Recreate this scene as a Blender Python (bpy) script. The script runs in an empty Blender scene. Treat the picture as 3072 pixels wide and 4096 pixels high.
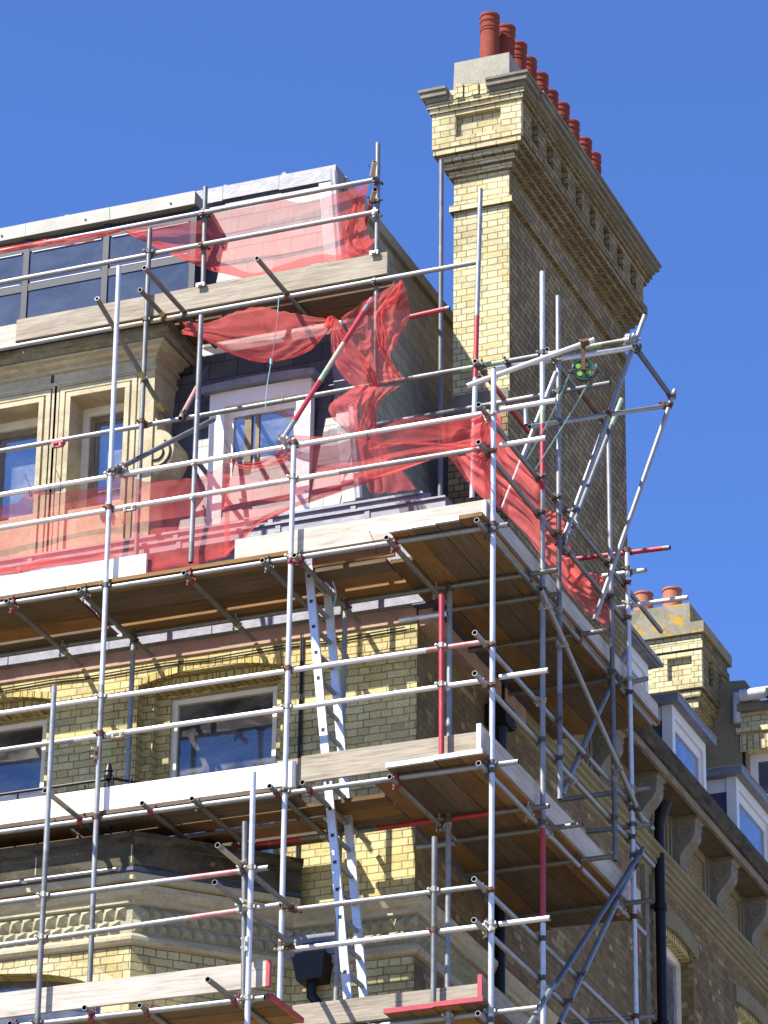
import bpy, math, random
from mathutils import Vector, Matrix
random.seed(7)
V = Vector
scene = bpy.context.scene
# ------------------------------------------------------------------ camera
PITCH, YAW, ROLL, FPX = 0.450594, 0.382383, 0.0138425, 15973.3453
CAM = V((10.8898, -29.6237, 1.6))
_f = V((-math.sin(YAW)*math.cos(PITCH), math.cos(YAW)*math.cos(PITCH), math.sin(PITCH)))
_r0 = V((math.cos(YAW), math.sin(YAW), 0)); _u0 = _r0.cross(_f)
_c, _s = math.cos(ROLL), math.sin(ROLL)
_r = _r0*_c + _u0*_s; _u = _u0*_c - _r0*_s
cd = bpy.data.cameras.new('camera'); cam = bpy.data.objects.new('camera', cd)
scene.collection.objects.link(cam); scene.camera = cam
cam.matrix_world = Matrix(((_r.x, _u.x, -_f.x, CAM.x), (_r.y, _u.y, -_f.y, CAM.y), (_r.z, _u.z, -_f.z, CAM.z), (0, 0, 0, 1)))
cd.sensor_fit = 'VERTICAL'; cd.sensor_height = 36.0; cd.sensor_width = 27.0
cd.lens = 36.0*FPX/4096.0; cd.clip_start = 0.5; cd.clip_end = 3000
# ------------------------------------------------------------------ world + sun
TO_SUN = V((-0.74, -1.0, 1.38)).normalized()
w = bpy.data.worlds.new('World'); scene.world = w; w.use_nodes = True
nt = w.node_tree; nt.nodes.clear()
sky = nt.nodes.new('ShaderNodeTexSky'); sky.sky_type = 'NISHITA'; sky.sun_disc = False
sky.sun_elevation = math.asin(TO_SUN.z); sky.sun_rotation = math.atan2(TO_SUN.x, TO_SUN.y)
sky.air_density = 0.7; sky.dust_density = 0.0; sky.ozone_density = 10.0; sky.altitude = 50
bg = nt.nodes.new('ShaderNodeBackground'); bg.inputs['Strength'].default_value = 0.101
wo = nt.nodes.new('ShaderNodeOutputWorld')
wb = nt.nodes.new('ShaderNodeMix'); wb.data_type = 'RGBA'; wb.blend_type = 'MULTIPLY'; wb.inputs[0].default_value = 1; wb.inputs[7].default_value = (.96, 1.0, 1.19, 1)
nt.links.new(sky.outputs[0], wb.inputs[6]); nt.links.new(wb.outputs[2], bg.inputs[0]); nt.links.new(bg.outputs[0], wo.inputs[0])
sl = bpy.data.lights.new('sun', 'SUN'); sl.energy = 5.0; sl.angle = math.radians(0.5); sl.color = (1, 0.94, 0.84)
so = bpy.data.objects.new('sun', sl); scene.collection.objects.link(so)
so.rotation_euler = (-TO_SUN).to_track_quat('-Z', 'Y').to_euler(); so.location = (-20, -20, 40)
scene.view_settings.view_transform = 'Standard'; scene.view_settings.look = 'None'
scene.view_settings.exposure = 1.27; scene.view_settings.gamma = 1
scene.cycles.max_bounces = 8; scene.cycles.transparent_max_bounces = 24

# ------------------------------------------------------------------ measuring: picture point + a plane of the building -> point in the place
CR = {'c1':(0,500,.9645),'c2':(1500,0,.9475),'c3':(0,1500,.66305),'c4':(900,1400,.66305),'c5':(1800,1200,.66305),'c6':(0,2500,.72333),'c7':(0,3200,.78361),'c8':(1000,2300,.66305),'d1':(1100,3200,.72333),'d2':(1900,2300,.70645),'d3':(1900,3100,.70645),'d4':(2500,2200,.34479),'d5':(2500,2900,.54064),'e1':(0,1250,.5003),'e2':(700,1100,.6028),'e3':(1100,2000,.5425),'e4':(1900,2000,.4822),'e5':(1900,2700,.4822),'e6':(1900,3400,.4822),'f':(0,0,1)}
def ray(c, x, y):
    a, b, s = CR[c]
    return _f + _r*((a+x*s-1536)/FPX) - _u*((b+y*s-2048)/FPX)
def AX(c, x, y, v):
    d = ray(c, x, y); return CAM + d*((v-CAM.x)/d.x)
def AY(c, x, y, v):
    d = ray(c, x, y); return CAM + d*((v-CAM.y)/d.y)
def AZ(c, x, y, v):
    d = ray(c, x, y); return CAM + d*((v-CAM.z)/d.z)

# ------------------------------------------------------------------ materials
MATS = {}
# overall reflectance of each material (the colours below are relative to these)
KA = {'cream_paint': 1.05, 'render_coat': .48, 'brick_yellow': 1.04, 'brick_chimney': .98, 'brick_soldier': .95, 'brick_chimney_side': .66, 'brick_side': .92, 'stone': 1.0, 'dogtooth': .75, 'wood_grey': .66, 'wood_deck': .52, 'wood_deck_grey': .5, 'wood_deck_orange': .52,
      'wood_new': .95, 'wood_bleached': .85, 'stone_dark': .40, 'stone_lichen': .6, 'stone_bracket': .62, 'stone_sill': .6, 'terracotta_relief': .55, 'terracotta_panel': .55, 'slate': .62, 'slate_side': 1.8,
      'white_paint': .85, 'shiny': .8, 'galv': .62, 'dull': .72, 'pot_red': .47, 'pot_orange': .52, 'soffit': .6, 'lead': .8, 'glass': 1, 'glass_dark': .7, 'net_red': .8, 'concrete': .72, 'ground_mat': .8}
class N:
    def __init__(s, name):
        s.m = bpy.data.materials.new(name); s.m.use_nodes = True; s.t = s.m.node_tree; s.t.nodes.clear()
        s.out = s.t.nodes.new('ShaderNodeOutputMaterial'); MATS[name] = s.m
        s.p = s.n('ShaderNodeBsdfPrincipled'); s.t.links.new(s.p.outputs[0], s.out.inputs[0])
    def n(s, k, **kw):
        nd = s.t.nodes.new(k)
        for a, b in kw.items(): setattr(nd, a, b)
        return nd
    def l(s, a, b): s.t.links.new(a, b)
    def uv(s, sc=(1,1,1)):
        a = s.n('ShaderNodeUVMap'); a.uv_map = 'uv'; m = s.n('ShaderNodeMapping'); m.inputs['Scale'].default_value = sc
        s.l(a.outputs[0], m.inputs[0]); return m.outputs[0]
    def pos(s, sc=(1,1,1)):
        a = s.n('ShaderNodeTexCoord'); m = s.n('ShaderNodeMapping'); m.inputs['Scale'].default_value = sc
        s.l(a.outputs['Object'], m.inputs[0]); return m.outputs[0]
    def noise(s, vec, scale, detail=4, rough=.55, dist=0):
        a = s.n('ShaderNodeTexNoise'); a.inputs['Scale'].default_value = scale; a.inputs['Detail'].default_value = detail
        a.inputs['Roughness'].default_value = rough; a.inputs['Distortion'].default_value = dist
        s.l(vec, a.inputs['Vector']); return a.outputs['Fac']
    def ramp(s, fac, stops, interp='LINEAR'):
        a = s.n('ShaderNodeValToRGB'); e = a.color_ramp; e.interpolation = interp
        while len(e.elements) > 1: e.elements.remove(e.elements[-1])
        e.elements[0].position = stops[0][0]; e.elements[0].color = col(stops[0][1])
        for p, c in stops[1:]:
            k = e.elements.new(p); k.color = col(c)
        s.l(fac, a.inputs[0]); return a.outputs[0]
    def mix(s, fac, a, b, mode='MIX'):
        m = s.n('ShaderNodeMix', data_type='RGBA', blend_type=mode)
        if isinstance(fac, (int, float)): m.inputs[0].default_value = fac
        else: s.l(fac, m.inputs[0])
        for i, v in ((6, a), (7, b)):
            if isinstance(v, tuple): m.inputs[i].default_value = col(v)
            else: s.l(v, m.inputs[i])
        return m.outputs[2]
    def rnd(s): return s.n('ShaderNodeObjectInfo').outputs['Random']
    def bump(s, h, strength=.4, dist=.01):
        b = s.n('ShaderNodeBump'); b.inputs['Strength'].default_value = strength; b.inputs['Distance'].default_value = dist
        s.l(h, b.inputs['Height']); s.l(b.outputs[0], s.p.inputs['Normal'])
    def base(s, c, rough=.8, metal=0, spec=.4):
        k = KA.get(s.m.name, KA.get(s.m.name.split('_')[0]+'_*', .72))
        if isinstance(c, tuple): c = tuple(x*k for x in c)
        else: c = s.mix(1.0, c, (k,k,k), 'MULTIPLY')
        if isinstance(c, tuple): s.p.inputs['Base Color'].default_value = col(c)
        else: s.l(c, s.p.inputs['Base Color'])
        s.p.inputs['Roughness'].default_value = rough; s.p.inputs['Metallic'].default_value = metal
        s.p.inputs['Specular IOR Level'].default_value = spec
def col(c): return (c[0], c[1], c[2], 1.0)

def brick_mat(name, stops, mortar, w=.225, h=.075, stain=.5, stain_col=(.10,.085,.05), mort=.0055, dist=.012, squash=.5):
    s = N(name); uv = s.uv()
    # wobble the joints slightly so that courses are not ruler straight
    nz = s.n('ShaderNodeTexNoise'); nz.inputs['Scale'].default_value = 5; nz.inputs['Detail'].default_value = 3; s.l(uv, nz.inputs['Vector'])
    sub = s.n('ShaderNodeVectorMath', operation='SUBTRACT'); s.l(nz.outputs['Color'], sub.inputs[0]); sub.inputs[1].default_value = (.5,.5,.5)
    sc = s.n('ShaderNodeVectorMath', operation='SCALE'); s.l(sub.outputs[0], sc.inputs[0]); sc.inputs['Scale'].default_value = .018
    ad = s.n('ShaderNodeVectorMath', operation='ADD'); s.l(uv, ad.inputs[0]); s.l(sc.outputs[0], ad.inputs[1])
    b = s.n('ShaderNodeTexBrick'); s.l(ad.outputs[0], b.inputs['Vector'])
    b.offset = .5; b.squash = squash; b.squash_frequency = 2
    b.inputs['Color1'].default_value = (0,0,0,1); b.inputs['Color2'].default_value = (1,1,1,1); b.inputs['Mortar'].default_value = (.5,.5,.5,1)
    b.inputs['Scale'].default_value = 1; b.inputs['Mortar Size'].default_value = mort; b.inputs['Mortar Smooth'].default_value = .25
    b.inputs['Bias'].default_value = 0; b.inputs['Brick Width'].default_value = w; b.inputs['Row Height'].default_value = h
    c = s.ramp(b.outputs['Color'], stops)
    n1 = s.noise(uv, 38, 5, .65); c = s.mix(.55, c, s.ramp(n1, [(.3,(.5,.48,.42)),(.6,(1,1,1))]), 'MULTIPLY')
    n2 = s.noise(uv, 1.3, 6, .7)
    st = s.ramp(n2, [(.48,(0,0,0)),(.72,(stain,stain,stain))]); c = s.mix(st, c, stain_col)
    n3 = s.noise(uv, 55, 2, .5); sp = s.ramp(n3, [(.66,(0,0,0)),(.72,(.8,.8,.8))]); c = s.mix(sp, c, stain_col)
    c = s.mix(b.outputs['Fac'], c, s.mix(s.ramp(n2, [(.35,(0,0,0)),(.6,(1,1,1))]), mortar, tuple(x*.45 for x in mortar)))
    n5 = s.noise(uv, .45, 5, .6); c = s.mix(.6, c, s.ramp(n5, [(.35,(.62,.58,.52)),(.62,(1,1,1))]), 'MULTIPLY')
    s.base(c, .92, 0, .2)
    inv = s.n('ShaderNodeMath', operation='SUBTRACT'); inv.inputs[0].default_value = 1; s.l(b.outputs['Fac'], inv.inputs[1])
    a2 = s.n('ShaderNodeMath', operation='MULTIPLY_ADD'); s.l(n1, a2.inputs[0]); a2.inputs[1].default_value = .5; s.l(inv.outputs[0], a2.inputs[2])
    s.bump(a2.outputs[0], .8, dist)
    return s.m
brick_mat('brick_yellow', [(0,(.52,.43,.18)),(.35,(.60,.51,.235)),(.7,(.65,.58,.31)),(.88,(.52,.46,.22)),(1,(.44,.39,.20))], (.34,.27,.15))
brick_mat('brick_chimney', [(0,(.54,.46,.24)),(.4,(.63,.56,.32)),(.8,(.66,.61,.39)),(1,(.50,.46,.28))], (.36,.295,.18), stain=.6, stain_col=(.17,.16,.09))
brick_mat('brick_chimney_side', [(0,(.30,.22,.115)),(.4,(.42,.32,.165)),(.8,(.50,.395,.21)),(1,(.26,.195,.11))], (.085,.06,.035), stain=.6, stain_col=(.13,.11,.08))  # same chimney brick, darkened: shade painted into the faces turned from the sun
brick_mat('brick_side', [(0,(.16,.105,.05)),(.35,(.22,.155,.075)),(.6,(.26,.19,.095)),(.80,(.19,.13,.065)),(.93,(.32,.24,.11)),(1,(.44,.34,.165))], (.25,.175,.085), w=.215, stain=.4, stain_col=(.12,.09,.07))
brick_mat('brick_soldier', [(0,(.50,.40,.14)),(.5,(.62,.52,.22)),(1,(.46,.38,.16))], (.16,.12,.06), w=.075, h=.225, squash=1)

def stone_mat(name, c1, c2, stain=None, lich=0, sc=3):
    s = N(name); uv = s.uv(); n = s.noise(uv, sc, 8, .7)
    c = s.ramp(n, [(.3, c1), (.7, c2)])
    n2 = s.noise(uv, 60, 3, .6); c = s.mix(.5, c, s.ramp(n2, [(.35,(.5,.48,.42)),(.6,(1,1,1))]), 'MULTIPLY')
    if stain:
        n3 = s.noise(uv, 1.7, 8, .75, .5); c = s.mix(s.ramp(n3, [(.45,(0,0,0)),(.6,(.85,.85,.85))]), c, stain)
    if lich:
        n4 = s.noise(uv, 7, 5, .6); c = s.mix(s.ramp(n4, [(lich,(0,0,0)),(lich+.04,(1,1,1))]), c, (.55,.33,.03))
    s.base(c, .95, 0, .2); s.bump(n2, .6, .008); return s.m
stone_mat('stone', (.43,.375,.245), (.53,.475,.33), (.29,.25,.16))
stone_mat('stone_lichen', (.30,.28,.20), (.44,.40,.28), (.14,.125,.085), .62)
stone_mat('stone_dark', (.13,.115,.085), (.28,.24,.16), (.055,.05,.04), .68)
stone_mat('stone_sill', (.36,.29,.20), (.46,.38,.26), (.22,.17,.12))
stone_mat('stone_bracket', (.30,.28,.22), (.40,.37,.28), (.2,.18,.14))
stone_mat('concrete', (.36,.34,.28), (.48,.46,.38), (.27,.26,.20))
stone_mat('concrete_lichen', (.30,.28,.20), (.44,.40,.30), (.2,.19,.14), .545)
stone_mat('render_coat', (.46,.39,.25), (.55,.47,.31), (.38,.32,.21))
stone_mat('terracotta_relief', (.40,.34,.19), (.50,.44,.26), (.30,.25,.15))
stone_mat('dogtooth', (.44,.41,.26), (.55,.52,.34), (.30,.27,.17))
s = N('terracotta_panel'); uv = s.uv(); v = s.n('ShaderNodeTexVoronoi', feature='DISTANCE_TO_EDGE'); v.inputs['Scale'].default_value = 22; s.l(uv, v.inputs['Vector'])
s.base(s.ramp(v.outputs[0], [(0,(.16,.10,.04)),(.12,(.50,.40,.20))]), .9); s.bump(v.outputs[0], 1, .03)
s = N('ground_mat'); n = s.noise(s.pos((.05,.05,.05)), 3, 6); s.base(s.ramp(n, [(.3,(.29,.25,.19)),(.7,(.38,.33,.25))]), .9)

def slate_mat(name, c1, c2, joint, w=.30, h=.20, spec=.25, rough=.6):
    s = N(name); uv = s.uv(); b = s.n('ShaderNodeTexBrick'); s.l(uv, b.inputs['Vector'])
    b.inputs['Color1'].default_value = (0,0,0,1); b.inputs['Color2'].default_value = (1,1,1,1); b.inputs['Mortar'].default_value = (.5,.5,.5,1)
    b.inputs['Scale'].default_value = 1; b.inputs['Mortar Size'].default_value = .004; b.inputs['Mortar Smooth'].default_value = 0
    b.inputs['Brick Width'].default_value = w; b.inputs['Row Height'].default_value = h; b.squash = 1
    c = s.ramp(b.outputs['Color'], [(0, c1), (1, c2)]); n = s.noise(uv, 6, 6, .7)
    c = s.mix(.5, c, s.ramp(n, [(.3,(.6,.6,.62)),(.65,(1,1,1))]), 'MULTIPLY')
    c = s.mix(b.outputs['Fac'], c, joint); s.base(c, rough, 0, spec)
    # each slate tilts: saw-tooth height down the slope
    sx = s.n('ShaderNodeSeparateXYZ'); s.l(uv, sx.inputs[0]); d = s.n('ShaderNodeMath', operation='DIVIDE'); s.l(sx.outputs[1], d.inputs[0]); d.inputs[1].default_value = h
    fr = s.n('ShaderNodeMath', operation='FRACT'); s.l(d.outputs[0], fr.inputs[0])
    ng = s.n('ShaderNodeMath', operation='MULTIPLY'); s.l(fr.outputs[0], ng.inputs[0]); ng.inputs[1].default_value = -1
    ad = s.n('ShaderNodeMath', operation='MULTIPLY_ADD'); s.l(b.outputs['Color'], ad.inputs[0]); ad.inputs[1].default_value = .3; s.l(ng.outputs[0], ad.inputs[2])
    s.bump(ad.outputs[0], .6, .012); return s.m
slate_mat('slate', (.09,.095,.115), (.16,.165,.185), (.014,.014,.02), spec=.42, rough=.5)
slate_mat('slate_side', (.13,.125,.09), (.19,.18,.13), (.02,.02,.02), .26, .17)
s = N('lead'); uv = s.uv(); n = s.noise(uv, 5, 8, .7); s.base(s.ramp(n, [(.3,(.13,.135,.16)),(.7,(.28,.29,.33))]), .5, .1, .5); s.bump(n, .3, .02)
s = N('lead_dark'); uv = s.uv(); n = s.noise(uv, 4, 6, .7); s.base(s.ramp(n, [(.3,(.04,.05,.085)),(.7,(.085,.10,.16))]), .5, .2)
s = N('fascia_metal'); uv = s.uv(); n = s.noise(uv, 3, 7, .7); s.base(s.ramp(n, [(.3,(.30,.295,.265)),(.7,(.42,.415,.375))]), .6, .1)

def wood(name, c1, c2, dark, rough=.8, tint=.35):
    s = N(name); uv = s.uv((1.2, 22, 1)); r = s.rnd()
    cmb = s.n('ShaderNodeCombineXYZ'); mu = s.n('ShaderNodeMath', operation='MULTIPLY'); s.l(r, mu.inputs[0]); mu.inputs[1].default_value = 37
    s.l(mu.outputs[0], cmb.inputs[0]); s.l(mu.outputs[0], cmb.inputs[1]); ad = s.n('ShaderNodeVectorMath', operation='ADD'); s.l(uv, ad.inputs[0]); s.l(cmb.outputs[0], ad.inputs[1])
    n = s.noise(ad.outputs[0], 2.2, 8, .65, .8); c = s.ramp(n, [(.25, dark), (.45, c1), (.7, c2)])
    uv2 = s.uv((1.2, 5, 1)); ad2 = s.n('ShaderNodeVectorMath', operation='ADD'); s.l(uv2, ad2.inputs[0]); s.l(cmb.outputs[0], ad2.inputs[1])
    vo = s.n('ShaderNodeTexVoronoi'); vo.inputs['Scale'].default_value = 1.3; s.l(ad2.outputs[0], vo.inputs['Vector'])
    c = s.mix(s.ramp(vo.outputs['Distance'], [(.03,(.75,.75,.75)),(.09,(0,0,0))]), c, dark)
    nb = s.noise(ad2.outputs[0], 1.1, 5, .7); c = s.mix(s.ramp(nb, [(.45,(0,0,0)),(.7,(.45,.45,.45))]), c, dark)
    c = s.mix(tint, c, s.ramp(r, [(0,(.50,.48,.46)),(.45,(.85,.80,.74)),(.7,(1,.95,.88)),(1,(1,.80,.58))]), 'MULTIPLY')
    s.base(c, rough, 0, .25); s.bump(n, .3, .004); return s.m
wood('wood_bleached', (.48,.44,.38), (.60,.56,.50), (.25,.21,.165), .8, .15)
wood('wood_new', (.80,.78,.74), (.88,.86,.83), (.66,.63,.58), .8, .05)
wood('wood_grey', (.42,.37,.29), (.58,.52,.42), (.17,.13,.09), .85, .2)
wood('wood_deck', (.31,.19,.09), (.44,.28,.135), (.10,.06,.03), .85, .8)
wood('wood_deck_grey', (.22,.165,.115), (.31,.24,.17), (.09,.065,.045), .85, .6)
wood('wood_deck_orange', (.42,.235,.085), (.54,.32,.13), (.16,.085,.035), .85, .5)
DECK = ['wood_deck', 'wood_deck_grey', 'wood_deck_orange', 'wood_deck_grey', 'wood_deck', 'wood_deck_orange', 'wood_deck']; NB = [0]
def deckmat():
    NB[0] += 1; return DECK[(NB[0]*5+NB[0]//4) % 7]

def tube_mat(name, c1, c2, rough, metal, dirt=(.2,.19,.17), bmp=.12):
    s = N(name); p = s.pos(); r = s.rnd(); ad = s.n('ShaderNodeVectorMath', operation='ADD'); s.l(p, ad.inputs[0]); s.l(r, ad.inputs[1])
    n = s.noise(ad.outputs[0], 7, 7, .7); c = s.ramp(n, [(.3, c1), (.68, c2)])
    n2 = s.noise(ad.outputs[0], 24, 6, .75); c = s.mix(s.ramp(n2, [(.56,(0,0,0)),(.70,(.75,.75,.75))]), c, dirt)
    n3 = s.noise(ad.outputs[0], 3.3, 8, .8); c = s.mix(s.ramp(n3, [(.60,(0,0,0)),(.68,(.5,.5,.5))]), c, (.55,.54,.50)); c = s.mix(s.ramp(n3, [(.30,(.55,.55,.55)),(.40,(0,0,0))]), c, (.16,.10,.07))
    s.base(c, rough, metal, .5)
    rr = s.n('ShaderNodeMapRange'); s.l(n, rr.inputs[0]); rr.inputs[3].default_value = rough-.1; rr.inputs[4].default_value = rough+.15; s.l(rr.outputs[0], s.p.inputs['Roughness'])
    s.bump(n2, bmp, .003); return s.m
tube_mat('shiny', (.58,.59,.61), (.72,.73,.75), .40, .5, (.45,.45,.46), .0)
tube_mat('galv', (.30,.31,.315), (.46,.47,.475), .46, .5, (.20,.195,.185), .02)
tube_mat('dull', (.17,.175,.17), (.28,.285,.275), .48, .55, (.12,.11,.10))
tube_mat('darktube', (.12,.12,.13), (.21,.215,.23), .5, .4, (.09,.08,.07))
tube_mat('red_paint', (.38,.02,.035), (.46,.03,.05), .45, 0, (.30,.13,.12))
tube_mat('red_worn', (.40,.08,.09), (.50,.33,.33), .5, .1, (.55,.52,.50))
tube_mat('green_paint', (.24,.36,.22), (.36,.48,.31), .5, .1, (.30,.32,.28))
tube_mat('tan_paint', (.40,.33,.22), (.50,.42,.30), .55, .1)
tube_mat('yellow_paint', (.45,.42,.06), (.55,.50,.10), .5, 0, (.3,.27,.2))
tube_mat('rust', (.10,.045,.03), (.20,.09,.055), .8, .2, (.06,.03,.02))
tube_mat('zinc', (.34,.33,.28), (.56,.55,.48), .45, .5, (.15,.12,.09))
tube_mat('coupler_red', (.20,.015,.02), (.28,.03,.04), .6, 0, (.10,.05,.04))
tube_mat('zinc_dark', (.09,.085,.08), (.16,.15,.14), .5, .4, (.14,.06,.04))
def plain(name, c, rough=.6, metal=0, spec=.5, var=.12, sc=8):
    s = N(name); n = s.noise(s.pos(), sc, 5, .6)
    s.base(s.ramp(n, [(.3, tuple(max(0, x*(1-var)) for x in c)), (.7, tuple(x*(1+var) for x in c))]), rough, metal, spec); return s.m
plain('hoop_metal', (.72,.73,.75), .4, .5); plain('white_paint', (.74,.73,.69), .5, var=.05); plain('cream_paint', (.62,.58,.47), .5)
plain('grey_frame', (.035,.042,.06), .45, 0, .25); plain('black_iron', (.010,.010,.012), .45, 0, .3); plain('pipe_dark', (.008,.008,.010), .5, 0, .25, var=.3, sc=2)
plain('inner_dark', (.015,.015,.015), .9)
s = N('pot_red'); n = s.noise(s.pos((1,1,1)), 6, 7, .75, .5); zc_ = s.ramp(n, [(.3,(.30,.055,.035)),(.55,(.44,.09,.055)),(.75,(.50,.15,.10))]); n2 = s.noise(s.pos((5,5,1)), 9, 6, .7); s.base(s.mix(s.ramp(n2,[(.55,(0,0,0)),(.68,(.7,.7,.7))]), zc_, (.12,.06,.05)), .8, 0, .2); s.bump(n, .3, .01); plain('pot_orange', (.60,.20,.10), .75, var=.12)
plain('blue_twine', (.25,.50,.62), .8); plain('rope_teal', (.22,.42,.42), .8, var=.4, sc=60)
plain('cable_black', (.01,.01,.01), .5); plain('gutter_white', (.60,.62,.66), .35); plain('soffit', (.16,.115,.08), .8, var=.3, sc=4)
plain('wheel_green', (.02,.075,.055), .4); plain('wheel_lime', (.22,.42,.03), .5); plain('pink_board', (.44,.29,.22), .8, var=.25, sc=5)
plain('curtain', (.42,.42,.40), .9); plain('room_dark', (.035,.032,.03), .9)
def glass_mat(name, c, mixf, rg=.2):
    s = N(name); s.base(c, rg, 0, .5); g = s.n('ShaderNodeBsdfGlossy'); g.inputs['Roughness'].default_value = .02; g.inputs['Color'].default_value = (.9,.95,1,1)
    uv = s.uv(); n = s.noise(uv, 2.0, 2, .4); b = s.n('ShaderNodeBump'); b.inputs['Strength'].default_value = .05; b.inputs['Distance'].default_value = .05; s.l(n, b.inputs['Height']); s.l(b.outputs[0], g.inputs['Normal'])
    m = s.n('ShaderNodeMixShader'); m.inputs[0].default_value = mixf; s.l(s.p.outputs[0], m.inputs[1]); s.l(g.outputs[0], m.inputs[2]); s.l(m.outputs[0], s.out.inputs[0]); return s.m
glass_mat('glass', (.10,.11,.135), .26); glass_mat('glass_dark', (.045,.04,.035), .10); glass_mat('glass_screen', (.035,.045,.07), .05, .15)
for nm_, a_, b_ in (('glass', (.05,.06,.08), (.17,.18,.20)), ('glass_dark', (.02,.018,.016), (.13,.125,.11)), ('glass_screen', (.03,.04,.065), (.055,.068,.095))):
    g_ = N.__new__(N); g_.m = MATS[nm_]; g_.t = g_.m.node_tree; g_.p = [q for q in g_.t.nodes if q.type == 'BSDF_PRINCIPLED'][0]
    g_.l(g_.ramp(g_.noise(g_.uv((1,1.6,1)), 1.7, 7, .7, .6), [(.42,a_),(.66,b_)]), g_.p.inputs['Base Color'])
# debris netting: woven red plastic, see-through
s = N('net_red'); uv = s.uv()
n1 = s.noise(uv, 3.5, 5, .6, 1.0); n2 = s.noise(s.uv((26,2,1)), 1, 4, .6)
c = s.ramp(n1, [(.3,(.72,.13,.125)),(.7,(.82,.19,.175))]); s.base(c, .8, 0, .1)
tr = s.n('ShaderNodeBsdfTranslucent'); s.l(c, tr.inputs[0]); m1 = s.n('ShaderNodeMixShader'); m1.inputs[0].default_value = .5; s.l(s.p.outputs[0], m1.inputs[1]); s.l(tr.outputs[0], m1.inputs[2])
tp = s.n('ShaderNodeBsdfTransparent'); tp.inputs[0].default_value = (1,.93,.92,1)
# weave: threads of a 4 mm grid seen as alpha with softer large-scale tightening
mr = s.n('ShaderNodeMapRange'); s.l(n1, mr.inputs[0]); mr.inputs[1].default_value = .3; mr.inputs[2].default_value = .7; mr.inputs[3].default_value = .34; mr.inputs[4].default_value = .50
mr2 = s.n('ShaderNodeMath', operation='MULTIPLY_ADD'); s.l(n2, mr2.inputs[0]); mr2.inputs[1].default_value = .12; s.l(mr.outputs[0], mr2.inputs[2])
lw = s.n('ShaderNodeLayerWeight'); lw.inputs['Blend'].default_value = .35
mr3 = s.n('ShaderNodeMath', operation='MULTIPLY_ADD', use_clamp=True); s.l(lw.outputs['Facing'], mr3.inputs[0]); mr3.inputs[1].default_value = .28; s.l(mr2.outputs[0], mr3.inputs[2])
m2 = s.n('ShaderNodeMixShader'); s.l(mr3.outputs[0], m2.inputs[0]); s.l(tp.outputs[0], m2.inputs[1]); s.l(m1.outputs[0], m2.inputs[2]); s.l(m2.outputs[0], s.out.inputs[0])

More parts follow.
